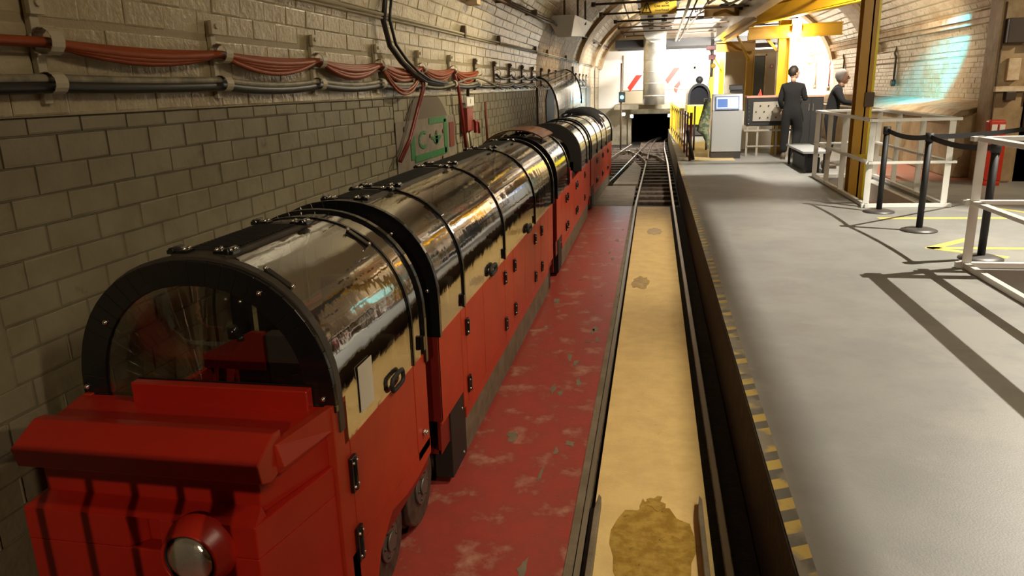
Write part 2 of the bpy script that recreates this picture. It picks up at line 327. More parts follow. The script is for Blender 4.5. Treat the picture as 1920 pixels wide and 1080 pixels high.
brickwork(wl, -1, .9, 1.875, 5.7, 13.0, 'wall_low', .012, -.016, skip=arch_skip)
brickwork(wl, -1, .8, 1.875, 13.0, 18.6, 'wall_brown', .012, -.016)
brickwork(wl, -1, .4, 1.875, 18.6, 28, 'wall_up', .012, -.016)
nb = brickwork(wl, -1, 1.885, 3.05, 1.6, 7.6, 'wall_up', .012, .0, singles=150)
brickwork(wl, -1, 1.885, 4.3, 7.6, 13.0, 'wall_up', .012, .0)
brickwork(wl, -1, 1.885, 4.6, 13.0, 18.6, 'wall_brown', .012, .0)
brickwork(wl, -1, 1.885, 6.6, 18.6, 28, 'vault', .012, .0)
brickwork(wr, 1, .9, 6.2, 12.1, 28, 'wall_right', .012, .0, course=.083, joint=.007)
# smooth plaster bands of the vault
for y0, y1 in ((19.3, 20.5), (24.0, 24.5), (27.2, 27.9)):
    pr = prof(40, .04, .96); o = sheet([(CX + (p[0] - CX) * .975, ZB + (p[1] - ZB) * .965) for p in pr], y0, y1, .12)
    struct(o.build('trim_1' if y0 < 20 else 'trim_2' if y0 < 25 else 'trim_3', 'rib'))
# ------------------------------------------------------------------ floors
PZ = .41
fl = bpy.data.objects.new('floor', None); COL.objects.link(fl); fl['kind'] = 'structure'
MB().box(-2.3, -.30, -2, 12.3, -.25, -.004).build('red_painted_slab', 'red_floor', fl)
MB().box(-.235, .285, -2, 12.25, -.25, -.002).build('yellow_painted_slab', 'yellow_floor', fl)
MB().box(-.30, -.235, -2, 12.3, -.25, -.05).box(.285, .47, -2, 12.3, -.25, -.03).build('rail_groove', 'dirt_and_shade', fl)  # right strip's dark colour includes the shadow of the platform edge
MB().box(-.325, -.275, -2, 12.3, -.03, .0).build('worn_edge_strip', 'slab', fl)
MB().box(-2.3, -1.0, 12.3, 28, -.35, -.16).box(-1.0, .47, 12.3, 30, -.35, -.16).build('sunken_track_bed', 'dirt_and_shade', fl)
MB().box(-1.02, -.33, 12.32, 15.0, -.3, -.02).build('grey_slab', 'slab', fl)
MB().prism([(-.80, 15.3), (-.30, 15.3), (-.28, 18.4), (-.48, 20.0), (-.72, 16.6)], 'z', -.3, -.02).build('pale_slab', 'pale_slab', fl)
# stain patches: thin spilled layer with an irregular outline
def blob(cx, cy, rx, ry, z, name, mt, parent, n=22, jag=.18):
    pts = []
    for i in range(n):
        t = 2 * math.pi * i / n; k = 1 + U(-jag, jag); pts.append((cx + rx * k * math.cos(t), cy + ry * k * math.sin(t)))
    return MB().prism(pts, 'z', z, z + .0012).build(name, mt, parent)
blob(.035, 2.85, .18, .34, -.002, 'oil_stain', 'stain', fl, jag=.1); blob(-.1, 7.35, .085, .25, -.002, 'oil_stain', 'stain', fl); blob(.04, 10.1, .10, .25, -.002, 'oil_stain', 'stain', fl, jag=.12)
for q in range(12): blob(.035 + U(-.17, .17), U(2.45, 3.22), U(.01, .04), U(.02, .06), -.0015 + q * .0001, 'oil_stain', 'stain', fl, 14, .4)
for q in range(26):
    blob(U(-.5, -.36) if q % 2 else U(-.9, -.4), U(2.6, 11.5), U(.008, .03), U(.015, .09), -.004, 'worn_patch', 'slab', fl, 12, .5)
# platform with two openings
pf = bpy.data.objects.new('floor.001', None); COL.objects.link(pf); pf['kind'] = 'structure'
HX0, HX1, HY0, HY1 = 2.60, 3.44, 9.65, 12.65
mb = MB()
for a in ((.485, 2.60, -3.9, 15.5), (2.60, 9, 6.42, 9.65), (2.60, HX0, 9.65, 12.65), (HX1, 9, 9.65, 12.1), (HX1, 5.2, 12.1, 12.65), (2.60, 5.2, 12.65, 15.5), (.75, 5.2, 15.5, 28), (6.2, 9, -3.9, 6.42)):
    if a[1] > a[0]: mb.box(a[0], a[1], a[2], a[3], .0, PZ)
mb.build('platform_slab', 'platform', pf)
MB().box(.478, .4845, -3.9, 15.5, -.1, PZ - .004).build('platform_side', 'dirt_and_shade', pf)
MB().box(.486, .545, -3.9, 15.4, PZ, PZ + .0015).build('hazard_strip', 'hazard', pf)
MB().box(2.60, 3.44, 9.65, 12.65, -.2, .12).box(2.6, 6.2, -3.9, 6.42, -.2, .17).build('pit_floor', 'pit', pf)
MB().box(2.66, 6.2, 6.34, 6.40, .17, .21).box(3.30, 3.44, 9.66, 12.64, .12, .38).build('pit_edge_angle', 'rail_white', pf)
MB().box(3.0, 3.06, 9.66, 12.64, .12, .16).build('pit_rail', 'dirt_and_shade', pf)
MB().prism([(3.6, 12.2), (5.18, 12.15), (5.18, 15.2), (3.6, 15.2)], 'z', PZ, PZ + .002).build('red_painted_area', 'aisle_red', pf)
MB().box(.8, 1.62, 15.6, 20.5, PZ, PZ + .012).build('tactile_floor', 'tactile', pf)
# floor tape
tp = MB()
def strip(a, b, w_): tp.bar((a[0], a[1], PZ + .001), (b[0], b[1], PZ + .001), w_, .002)
strip((2.50, 8.84), (4.4, 8.93), .10); strip((2.50, 7.22), (3.02, 7.70), .09); strip((2.50, 7.25), (4.4, 7.29), .085); strip((2.50, 7.26), (3.02, 6.88), .09); strip((3.95, 9.65), (4.35, 9.0), .07)
solo(tp.build('floor_marking', 'tape'), 'yellow tape arrow and lines stuck on the grey platform behind the posts', 'floor marking')
# kerb line at platform end
# ------------------------------------------------------------------ rails
rl = thing('railway_track', 'straight narrow gauge track with two steel rails set in the painted floor', 'track', (0.035, 7, 0))
def railbar(pts, name, parent, z=0.0, h=.07, w_=.035):
    mb = MB()
    for a, b in zip(pts[:-1], pts[1:]):
        mb.bar((a[0], a[1], z - h / 2), (b[0], b[1], z - h / 2), w_, h)
    o = mb.build(name, 'rail', parent); mb = MB()
    for a, b in zip(pts[:-1], pts[1:]): mb.bar((a[0], a[1], z + .002), (b[0], b[1], z + .002), w_ * .72, .006)
    mb.build('rail_head', 'rail_bright', o); return o
railbar([(-.27, -1.5), (-.27, 12.4), (-.17, 19.9)], 'rail', rl); railbar([(.345, -1.5), (.345, 12.6), (.36, 19.8), (.33, 24), (.38, 27.2), (.62, 30)], 'rail', rl)
for x0, x1, a, b in ((-.232, -.205, .03, 3.15), (.238, .262, .03, 3.2)):
    MB().prism([(x0, a), (x1, a), (x1, b), ((x0 + x1) / 2, b + .03), (x0, b - .1)], 'z', -.02, .045).build('check_rail', 'slab', rl, .004)
MB().box(-.262, -.234, -1, 3.12, -.01, .0).build('flange_gap', 'matt_black', rl)
i = 0
for q in range(25):
    y = 12.65 + q * .6; MB().box(-.52 if y > 15 and y < 20 else -.45, .46, y, y + .23, -.18, -.072 + U(-.01, .005)).build('sleeper', 'sleeper', rl, .008)
for k_ in range(2):
    x = .0; MB().box(-.02, .0, 12.3, 12.31, -.2, -.1)
tr = thing('turnout_track', 'curved branch rails joining the straight track near the tunnel mouth', 'track', (-.6, 20, 0))
railbar([(-1.08, 11.9), (-1.02, 14), (-.83, 16.3), (-.66, 19), (-.49, 21.7), (-.33, 24.3), (-.17, 26.9), (.3, 29.8)], 'rail', tr)
railbar([(-1.68, 14), (-1.42, 18), (-1.11, 21.3), (-.92, 23.5), (-.72, 25.7)], 'rail', tr)
railbar([(-.16, 20.4), (-.14, 22), (-.06, 25.6), (.1, 28), (.5, 30.3)], 'rail', tr)
railbar([(-1.05, 22.4), (-.75, 23.2), (-.4, 21.6), (-.2, 19.9), (-.18, 19.2)], 'guard_rail', tr, w_=.02); railbar([(-.52, 24.2), (-.3, 22.2), (.1, 21.2), (.30, 19.8)], 'guard_rail', tr, w_=.02)
for q in range(18):
    y = 14.6 + q * .6; xx = -1.08 + max(0, (y - 14)) * .05; MB().box(xx - .75, xx + .15 if y < 19 else xx + .3, y, y + .22, -.18, -.08).build('sleeper', 'sleeper', tr, .008)
# ------------------------------------------------------------------ train
XC, HW = -1.385, .435
def arch(hw, top, zb=.84, zs=1.0, n=26, xc=XC):
    pts = [(xc + hw, zb)]
    for i in range(n + 1):
        t = math.pi * i / n; c, s_ = math.cos(t), math.sin(t)
        e = .92; pts.append((xc + hw * math.copysign(abs(c) ** e, c), zs + (top - zs) * abs(s_) ** e))
    pts.append((xc - hw, zb)); return pts
def hoop(y0, y1, o_w, o_t, i_w, i_t, zb=.84, zs=1.0):
    a = arch(o_w, o_t, zb, zs); b = arch(i_w, i_t, zb, zs); mb = MB()
    for i in range(len(a) - 1): mb.prism([a[i], a[i + 1], b[i + 1], b[i]], 'y', y0, y1)
    return mb
def panel(y0, y1, i0=0, i1=None, hw=HW, top=1.452):
    a = arch(hw, top); b = arch(hw - .005, top - .005); i1 = len(a) - 1 if i1 is None else i1; vs = []; fs = []; n = i1 - i0 + 1
    for y in (y0, y1):
        for k in range(i0, i1 + 1): vs.append((a[k][0], y, a[k][1]))
        for k in range(i0, i1 + 1): vs.append((b[k][0], y, b[k][1]))
    for k in range(n - 1):
        fs.append((k, k + 1, 2 * n + k + 1, 2 * n + k)); fs.append((n + k + 1, n + k, 3 * n + k, 3 * n + k + 1))
    return MB().add(vs, fs, True)
class bolts:
    def __init__(s, pts, r=.008): s.p = pts; s.r = r
    def build(s, name, mt, parent):
        first = MB().ball((0, 0, 0), s.r, 8, 5).build(name, mt, None, off=Vector((0, 0, 0))); og = Vector(parent.get('org', (0, 0, 0)))
        for i, p in enumerate(s.p):
            o = first if i == 0 else first.copy()
            if i: COL.objects.link(o)
            o.parent = parent; o.location = Vector(p) - og
        return first
def hinge(parent, y, z0, z1, x=XC + HW):
    h = MB().box(x + .001, x + .014, y - .022, y + .022, z0, z1).cyl((x + .014, y, z0 + .005), (x + .014, y, z1 - .005), .008, 8).build('hinge', 'black', parent, .002)
    bolts([(x + .015, y - .013, z0 + .02), (x + .015, y + .013, z0 + .02), (x + .015, y - .013, z1 - .02), (x + .015, y + .013, z1 - .02)], .006).build('bolt', 'chrome', h)
def ridge_strip(parent, y0, y1, z=1.452, w_=.095):
    mb = MB().box(XC - w_, XC + w_, y0, y1, z - .012, z + .004)
    o = mb.build('roof_strip', 'ridge', parent)
    rb = MB(); n = int((y1 - y0 - .1) / .022)
    for i in range(n):
        y = y0 + .06 + i * .022; rb.box(XC - w_ + .02, XC + w_ - .02, y, y + .009, z + .004, z + .009)
    rb.build('roof_ribs', 'matt_black', o); stuff(o.children[0])
    for y in (y0 + .03, y1 - .03):
        for sx in (-1, 1):
            h = MB().box(XC + sx * (w_ - .015) - .035, XC + sx * (w_ - .015) + .035, y - .022, y + .022, z + .001, z + .014).cyl((XC + sx * w_, y - .03, z + .013), (XC + sx * w_, y + .03, z + .013), .011, 8).build('roof_hinge', 'black', parent, .002)
            bolts([(XC + sx * (w_ - .015) + dx, y + dy, z + .016) for dx in (-.025, .022) for dy in (-.013, .013)], .0075).build('bolt', 'chrome', h)
def side_panels(parent, seams, zb, zt, doors=(), mt='red_side', x=HW):
    for sx in (1, -1):
        for i, (a, b) in enumerate(zip(seams[:-1], seams[1:])):
            z0 = zb[i] if isinstance(zb, (list, tuple)) else zb
            xo = XC + sx * x; xi = xo - sx * .014
            MB().box(min(xo, xi), max(xo, xi), a + .003, b - .003, z0, zt).build('door' if i in doors else 'side_panel', mt, parent, .003)
def wheel(parent, y, x, r=.2, z=None):
    z = r if z is None else z; sx = 1 if x > XC else -1
    w_ = MB().cyl((x - sx * .05, y, z), (x, y, z), r * .93, 28).cyl((x - sx * .065, y, z), (x - sx * .05, y, z), r, 28).build('wheel', 'rubber', parent, .006)
    h = MB().cyl((x, y, z), (x + sx * .012, y, z), r * .42, 20).cyl((x + sx * .012, y, z), (x + sx * .022, y, z), r * .2, 14)
    hb = h.build('hub', 'hub', w_)
    b = MB()
    for k in range(6): t = k * math.pi / 3; b.ball((x + sx * .013, y + r * .31 * math.cos(t), z + r * .31 * math.sin(t)), .008, 6, 4)
    stuff(b.build('wheel_bolts', 'rubber', w_))
    return w_
def body(parent, y0, y1, z0, z1=.835, mt='dark_red'):
    MB().box(XC - HW + .015, XC - HW + .03, y0, y1, z0, z1).box(XC + HW - .03, XC + HW - .015, y0, y1, z0, z1).box(XC - HW + .02, XC + HW - .02, y0, y1, z0, z0 + .02).build('body_shell', mt, parent)

# ---- driving carriage
T1 = thing('train_carriage', 'front red carriage with a headlamp and square nose, nearest the viewer', 'train carriage', (XC, 2.3, 0), 'coupled carriages of the red train')
prof_low = [(-1.765, 1.6), (-1.035, 1.6), (-.962, 1.95), (-1.815, 1.95)]
MB().prism(prof_low, 'z', .12, .70).prism([(-1.765, 1.6), (-1.435, 1.6), (-1.40, 1.645), (-1.40, 1.95), (-1.815, 1.95)], 'z', .70, .80)\
    .prism([(-1.33, 1.6), (-1.035, 1.6), (-.962, 1.95), (-1.40, 1.95), (-1.40, 1.645), (-1.355, 1.645)], 'z', .70, .80).build('nose_lower_panel', 'red', T1, .004)
MB().prism([(-1.735, 1.665), (-1.05, 1.665), (-.975, 1.95), (-1.80, 1.95)], 'z', .80, .915).build('nose_upper_panel', 'red', T1, .004)
MB().add([(-1.765, 1.6, .80), (-1.035, 1.6, .80), (-1.05, 1.665, .825), (-1.735, 1.665, .825), (-1.765, 1.66, .80), (-1.035, 1.66, .80)], [(0, 1, 2, 3), (0, 4, 5, 1), (0, 3, 4), (1, 5, 2), (2, 5, 4, 3)]).build('nose_ledge', 'red', T1)
MB().add([(-1.80, 1.70, .91), (-1.0, 1.70, .91), (-.96, 1.962, .91), (-1.83, 1.962, .91), (-1.80, 1.70, .972), (-1.0, 1.70, .972), (-.96, 1.962, .997), (-1.83, 1.962, .997)], [(0, 3, 2, 1), (4, 5, 6, 7), (0, 1, 5, 4), (1, 2, 6, 5), (2, 3, 7, 6), (3, 0, 4, 7)]).build('bonnet_deck', 'red', T1, .004)
MB().prism([(1.612, .925), (1.598, .985), (1.695, 1.035), (1.735, 1.03), (1.735, .915), (1.66, .905)], 'x', -1.765, -1.005).build('visor', 'red', T1, .004)
MB().add([(-1.0, 1.695, 1.0), (-.985, 1.70, .93), (-.955, 1.955, 1.0), (-.955, 1.955, .92), (-1.03, 1.695, 1.0), (-1.03, 1.70, .93), (-.985, 1.955, 1.0), (-.985, 1.955, .92)],
   [(0, 1, 3, 2), (4, 6, 7, 5), (0, 2, 6, 4), (1, 5, 7, 3), (0, 4, 5, 1), (2, 3, 7, 6)]).build('side_fin', 'red_side', T1, .002)
MB().box(-1.615, -1.015, 1.925, 1.962, .98, 1.06).build('windscreen_sill', 'red', T1, .004)
MB().box(-1.615, -1.015, 1.9625, 1.9645, .99, 1.064).build('sill_gasket', 'black', T1)
MB().box(XC + HW - .03, XC + HW, 1.95, 2.055, .15, 1.0).build('front_pillar', 'red_side', T1, .003)
MB().box(XC - HW, XC - HW + .03, 1.95, 2.055, .15, 1.0).build('front_pillar', 'red_side', T1, .003)
def lathe_y(cx, cz, prof_, n=36):
    mb = MB(); vs = [(cx + r_ * math.cos(2 * math.pi * j / n), y, cz + r_ * math.sin(2 * math.pi * j / n)) for y, r_ in prof_ for j in range(n)]
    return mb.add(vs, [(i * n + j, i * n + (j + 1) % n, (i + 1) * n + (j + 1) % n, (i + 1) * n + j) for i in range(len(prof_) - 1) for j in range(n)], True)
hr = lathe_y(-1.205, .722, [(1.605, .104), (1.585, .103), (1.575, .099), (1.538, .085), (1.532, .081), (1.536, .076), (1.575, .073)]).build('headlamp_rim', 'red', T1)
lathe_y(-1.205, .722, [(1.574, .0755), (1.541, .0755), (1.539, .0715), (1.545, .0705)]).build('lamp_seal', 'matt_black', hr)
lathe_y(-1.205, .722, [(1.522, .0005), (1.5225, .013), (1.525, .033), (1.531, .053), (1.540, .066), (1.546, .0705), (1.575, .0705)]).build('headlamp_lens', 'lens', hr)
# front arch
a = hoop(1.965, 1.985, .442, 1.450, .352, 1.372, .975, 1.0).build('front_hoop', 'black', T1, .002)
bolts([(-1.81, 1.963, 1.02), (-.982, 1.963, 1.02), (-1.70, 1.963, 1.245), (-1.155, 1.963, 1.355)], .0095).build('bolt', 'chrome', a)
g = hoop(1.972, 1.978, .36, 1.385, .02, 1.0, .975, 1.0).build('windscreen', 'shell', T1)
hoop(1.985, 2.02, .442, 1.460, .425, 1.445, .9).build('hoop_trim', 'ridge', T1)
panel(2.02, 2.875).build('canopy', 'canopy', T1)
hoop(2.72, 2.735, .442, 1.457, .436, 1.451, .84).build('canopy_rib', 'black', T1)
b = hoop(2.865, 2.895, .447, 1.463, .36, 1.385, .80).build('rear_hoop', 'black', T1, .002)
bolts([(XC + .395, 2.862, 1.05), (XC - .395, 2.862, 1.05)], .009).build('bolt', 'chrome', b)
ridge_strip(T1, 2.03, 2.60)
ang = arch(HW + .004, 1.458)
for k_, yy in ((8, 2.04), (8, 2.68)):
    p0, p1 = ang[k_], ang[k_ + 2]
    h = MB().bar((p0[0], yy, p0[1]), (p1[0], yy, p1[1]), .03, .012).build('canopy_hinge', 'black', T1, .003)
    bolts([(p0[0] + .006, yy - .01, p0[1] + .01), (p1[0] + .006, yy - .01, p1[1] + .008)], .008).build('bolt', 'chrome', h)
body(T1, 2.0, 2.89, .30)
side_panels(T1, [2.055, 2.72, 2.89], [.44, .40], .84, doors=(0,))
for sx in (1, -1):
    side = MB(); xo = XC + sx * HW; side.prism([(2.0, .15), (2.16, .15), (2.24, .30), (2.38, .38), (2.55, .35), (2.70, .345), (2.89, .365), (2.89, .44), (2.0, .44)], 'x', min(xo, xo - sx * .013), max(xo, xo - sx * .013))
    side.build('lower_valance', 'red_side', T1)
for z in (.66, .40): hinge(T1, 2.05, z, z + .125)
k = MB().cyl((XC + HW, 2.80, .505), (XC + HW + .012, 2.80, .505), .014, 12).ball((XC + HW + .014, 2.80, .505), .012, 10, 6).build('door_lock', 'chrome', T1)
kn = MB(); pth = []
for i in range(17):
    t = 2 * math.pi * i / 16; pth.append((XC + HW + .013, 2.50 + .062 * max(-1, min(1, 1.25 * math.cos(t))), .868 + .026 * max(-1, min(1, 1.25 * math.sin(t)))))
kn.tube(pth, .0085, 8, False).build('grab_handle', 'matt_black', T1)
MB().box(XC + HW + .003, XC + HW + .005, 2.16, 2.28, .885, 1.05).build('paper_notice', 'paper', T1)
MB().box(XC + HW + .002, XC + HW + .018, 2.825, 2.845, .87, .93).build('canopy_catch', 'black', T1)
# interior
MB().prism([(-1.815, .84), (-1.54, .84), (-1.54, 1.0), (-1.60, 1.0), (-1.815, .90)], 'y', 2.60, 2.63).build('inner_bulkhead', 'dark_red', T1)
MB().box(-1.80, -.98, 2.80, 2.85, .35, .86).box(-1.80, -.98, 2.05, 2.75, .40, .44).build('cab_lining', 'matt_black', T1)
MB().box(-1.8, -.98, 2.05, 2.30, .55, .84).box(-1.53, -.99, 2.60, 2.66, .5, 1.0).box(-1.52, -1.0, 2.35, 2.6, .5, .58).build('driver_seat', 'seat', T1, .01)
MB().cyl((-1.66, 2.59, .98), (-1.66, 2.59, 1.03), .022, 12).cyl((-1.63, 2.59, .97), (-1.63, 2.59, .99), .015, 10).build('control_knob', 'black', T1)
for y in (2.45, 2.885):
    for x in (XC + HW - .06, XC - HW + .06): wheel(T1, y, x, .195)
MB().box(XC - .25, XC + .25, 2.15, 2.95, .1, .3).cyl((XC - .37, 2.45, .19), (XC + .37, 2.45, .19), .03, 8).cyl((XC - .37, 2.885, .19), (XC + .37, 2.885, .19), .03, 8).box(XC - .04, XC + .04, 2.89, 3.09, .28, .34).build('bogie', 'matt_black', T1)

def coach(label, y0, y1, seams, hinges, ribs, canopies, ridges, doors, name='train_carriage', front_z=.40, yaw=0):
    L_ = y1 - y0; t = thing(name, label, 'train carriage', (XC, y0, 0), 'coupled carriages of the red train')
    # front end plate: red below, black hoop above
    MB().box(XC - HW, XC + HW, y0, y0 + .02, .42, .84).build('end_panel', 'dark_red', t)
    MB().box(XC - HW, XC + HW, y1 - .02, y1, .15, .84).build('end_panel', 'dark_red', t)
    for yy in (y0, y1 - .03):
        h = hoop(yy, yy + .03, .45, 1.468, .35, 1.375, .84).build('end_hoop', 'black', t, .002)
        bolts([(XC + .40, yy - .003, 1.06), (XC + .25, yy - .003, 1.32), (XC - .25, yy - .003, 1.32)], .009).build('bolt', 'chrome', h)
    hoop(y0 + .03, y0 + .05, .444, 1.461, .437, 1.454).build('hoop_trim', 'ridge', t)
    g_ = hoop(y0 + .012, y0 + .018, .36, 1.385, .02, 1.0, .84, 1.0).build('end_window', 'shell', t)
    for yy in ribs: hoop(yy - .011, yy + .011, .444, 1.460, .434, 1.45).build('canopy_rib', 'black', t)
    for yy in ribs:
        p0, p1 = ang[7], ang[9]; h = MB().bar((p0[0] + .004, yy, p0[1]), (p1[0] + .004, yy, p1[1]), .05, .014).build('canopy_hinge', 'black', t, .003)
    for c0, c1 in canopies: panel(c0, c1).build('canopy', 'canopy', t)
    for c0, c1 in ridges: ridge_strip(t, c0, c1)
    body(t, y0 + .02, y1 - .02, .24)
    side_panels(t, seams, [front_z if b <= y0 + .5 else .30 for a_, b in zip(seams[:-1], seams[1:])], .84, doors)
    for xx in (XC - HW, XC + HW - .012): MB().box(xx, xx + .012, y0 + .45, y1 - .35, .235, .30).build('lower_valance', 'red_side', t)
    for y in hinges:
        for z in (.68, .36): hinge(t, y, z, z + .09)
    for x0, x1 in ((XC + HW - .03, XC + HW - .01), (XC - HW + .01, XC - HW + .03)):
        MB().box(x0, x1, y0 + .46, y1 - .30, .03, .24).build('skirt', 'skirt', t)
    bx = MB().box(XC + HW - .10, XC + HW - .006, y0 + .17, y0 + .45, .03, .395).build('step_box', 'matt_black', t, .004)
    bolts([(XC + HW - .004, y0 + .38, .32), (XC + HW - .004, y0 + .38, .07)], .008).build('bolt', 'chrome', bx)
    MB().box(XC + HW - .05, XC + HW - .03, y1 - .29, y1 - .03, .0, .28).build('bogie_plate', 'matt_black', t)
    for y in (y0 + .3, y1 - .2):
        for x in (XC + HW - .11, XC - HW + .11): wheel(t, y, x, .16)
    MB().box(XC - .25, XC + .25, y0 + .1, y1 - .1, .1, .24).box(XC - .04, XC + .04, y1, y1 + .2, .26, .32).build('underframe', 'matt_black', t)
    # seats facing each other
    y = y0 + .5
    while y < y1 - .6:
        MB().box(XC - .36, XC + .36, y, y + .1, .3, .98).box(XC - .36, XC + .36, y + .1, y + .42, .3, .52).build('bench_seat', 'seat', t, .015); y += 1.0
    # latch loops on canopy edge
    for y in (ribs if ribs else []):
        MB().box(XC + HW + .002, XC + HW + .016, y - .05, y - .02, .855, .915).build('canopy_catch', 'black', t)
    return t
T2 = coach('second red carriage with unbroken shiny clear canopies, just behind the front one', 3.08, 7.10, [3.08, 3.5, 3.6, 4.02, 4.66, 4.97, 5.45, 5.95, 6.28, 6.72, 7.10], [3.6, 4.64, 4.99, 5.93, 6.30], [3.58, 4.68, 5.98], [(3.12, 3.57), (3.60, 4.66), (4.70, 5.96), (6.0, 7.07)], [(3.16, 3.55), (3.62, 4.60), (4.75, 5.9), (6.05, 6.9)], (2, 3, 6, 8))
for y in (4.25, 5.6):
    pth = []
    for i in range(17):
        t = 2 * math.pi * i / 16; pth.append((XC + HW + .015, y + .07 * max(-1, min(1, 1.25 * math.cos(t))), .875 + .022 * max(-1, min(1, 1.25 * math.sin(t)))))
    MB().tube(pth, .012, 8, False).build('grab_handle', 'matt_black', T2)
T3 = coach('third red carriage with one canopy hood standing open in the middle', 7.38, 11.45, [7.38, 7.8, 8.2, 8.6, 9.1, 9.9, 10.4, 10.9, 11.45], [8.2, 8.36, 9.3, 9.46, 10.5], [8.45, 9.95, 10.9], [(7.42, 8.44), (9.97, 10.88), (10.92, 11.42)], [(7.5, 8.2)], (2, 4, 6))
MB().box(XC - .44, XC + .44, 8.62, 8.66, .84, 1.02).box(XC + HW - .03, XC + HW, 8.62, 8.9, .84, .96).build('inner_bulkhead', 'red', T3)
hoop(9.88, 9.95, .452, 1.47, .30, 1.30, .84).build('open_hood_frame', 'matt_black', T3)
pp = [(p[0] + .0, p[1]) for p in arch(.47, 1.52, 1.2, 1.03)]
mbh = MB()
for i in range(9, len(pp) - 2): mbh.prism([pp[i], pp[i + 1], (pp[i + 1][0] * .992 + XC * .008, pp[i + 1][1] - .012), (pp[i][0] * .992 + XC * .008, pp[i][1] - .012)], 'y', 7.55, 8.35)
mbh.build('open_hood', mat('hood_brown_reflections', (.12, .035, .015), .15), T3)  # brown colour stands in for reflections in the raised hood
T4 = coach('last red carriage, its rear roof under a draped black cover', 11.68, 15.5, [11.68, 12.1, 12.5, 13.0, 13.5, 14.0, 14.5, 15.0, 15.5], [12.5, 12.62, 13.5, 13.62, 14.5, 14.62], [12.6, 13.4, 14.3], [(11.72, 12.58), (12.62, 13.38), (13.42, 14.28), (14.32, 15.47)], [], (2, 4, 6))
T4.rotation_euler.z = math.radians(-1.6)
cv = MB(); rows = []
A_ = arch(.475, 1.50, 1.10, 1.0)
for j in range(9):
    y = 13.6 + j * .26; rows.append([(p[0] + U(-.01, .01), y, p[1] + .02 * math.sin(j * 1.7 + i * .5) + (.015 if 0 < j < 8 else -.03)) for i, p in enumerate(A_[3:-3])])
n = len(rows[0]); vs = [v for r_ in rows for v in r_]; cv.add(vs, [(j * n + i, j * n + i + 1, (j + 1) * n + i + 1, (j + 1) * n + i) for j in range(8) for i in range(n - 1)], True)
o = cv.build('roof_cover', 'cloth_black'); o.modifiers.new('th', 'SOLIDIFY').thickness = .01
solo(o, 'black fabric cover draped over the roof of the last carriage', 'cover')
# ------------------------------------------------------------------ cables along left wall
WX = LX + .012
ybr = [2.21, 3.23, 4.26, 5.3, 6.3, 7.33, 8.4, 9.45, 10.5, 11.5, 12.5, 13.5, 14.5, 15.5, 16.5, 17.5, 18.5, 19.5, 20.5, 21.5, 22.5]
place = ['above the front carriage nose', 'above the first canopy', 'above the second canopy', 'left of the bright patch', 'left of the looping black cable', 'above the arched panel', 'above the red switch box']
for i, y in enumerate(ybr):
    b = thing('cable_bracket', ('cream wall bracket holding cables on the left wall, ' + place[i]) if i < 7 else ORD[i - 7] + ' small dark cable bracket beyond the red switch box', 'bracket', (WX, y, 1.9), 'cable brackets in a row along the left wall')
    if i >= 7: b['group'] = 'far cable brackets on the left wall'
    mt_ = 'holder' if i < 6 else 'brown_metal'
    MB().box(WX - .01, WX + .012, y - .018, y + .018, 1.92, 2.26).build('back_plate', mt_, b, .002)
    MB().box(WX + .012, WX + .03, y - .03, y + .03, 2.20, 2.26).cyl((WX + .03, y, 2.235), (WX + .04, y, 2.235), .012, 8).build('top_fixing', mt_, b, .002)
    if i < 12:
        for zc_, rr in ((2.115, .036), (1.985, .03)):
            pth = [(WX + .008 + rr + rr * 1.25 * math.cos(t), y, zc_ + rr * 1.25 * math.sin(t)) for t in [math.pi * (1.0 - q / 8) for q in range(-3, 12)]]
            mb_ = MB(); 
            for a_, b_ in zip(pth[:-1], pth[1:]): mb_.bar(a_, b_, .055 if i < 7 else .035, .006, (0, 1, 0)) if 0 else mb_.prism([(a_[0], a_[2]), (b_[0], b_[2]), (b_[0] * .995 + (WX + rr) * .005, b_[2] - .0), (a_[0] * .9 + (WX + .008 + rr) * .1, a_[2] * .9 + zc_ * .1)], 'y', y - .028 if i < 7 else y - .018, y + .028 if i < 7 else y + .018)
            mb_.build('cable_strap', mt_ if i >= 7 else 'holder', b)
cb = thing('cable_bundle', 'sagging bundle of orange-red cables strapped along the left wall', 'cable', (WX, 4.5, 2.0))
ys = [1.2] + ybr[:7]
sg = [.01, .05, .055, .09, .10, .10, .11, .10]
for q in range(7):
    pth = []
    for i in range(len(ys) - 2 if q % 2 else len(ys) - 1):
        dq = sg[min(i, 7)] * (.25 + .14 * q); o1 = ((-.012, .0, .012, -.008, .008, .0, .004)[q], (.014, .02, .012, -.004, -.002, -.016, .004)[q]); pth += sag((WX + .035 + o1[0], ys[i], 2.115), (WX + .035 + o1[0], ys[i + 1], 2.115), dq, 8)[:-1]
    pth.append((WX + .035, ys[-2 if q % 2 else -1], 2.11))
    MB().tube(pth, (.017, .016, .015, .016, .014, .012, .012)[q], 8).build('cable', 'cable_red' if q != 5 else 'cable_grey', cb)
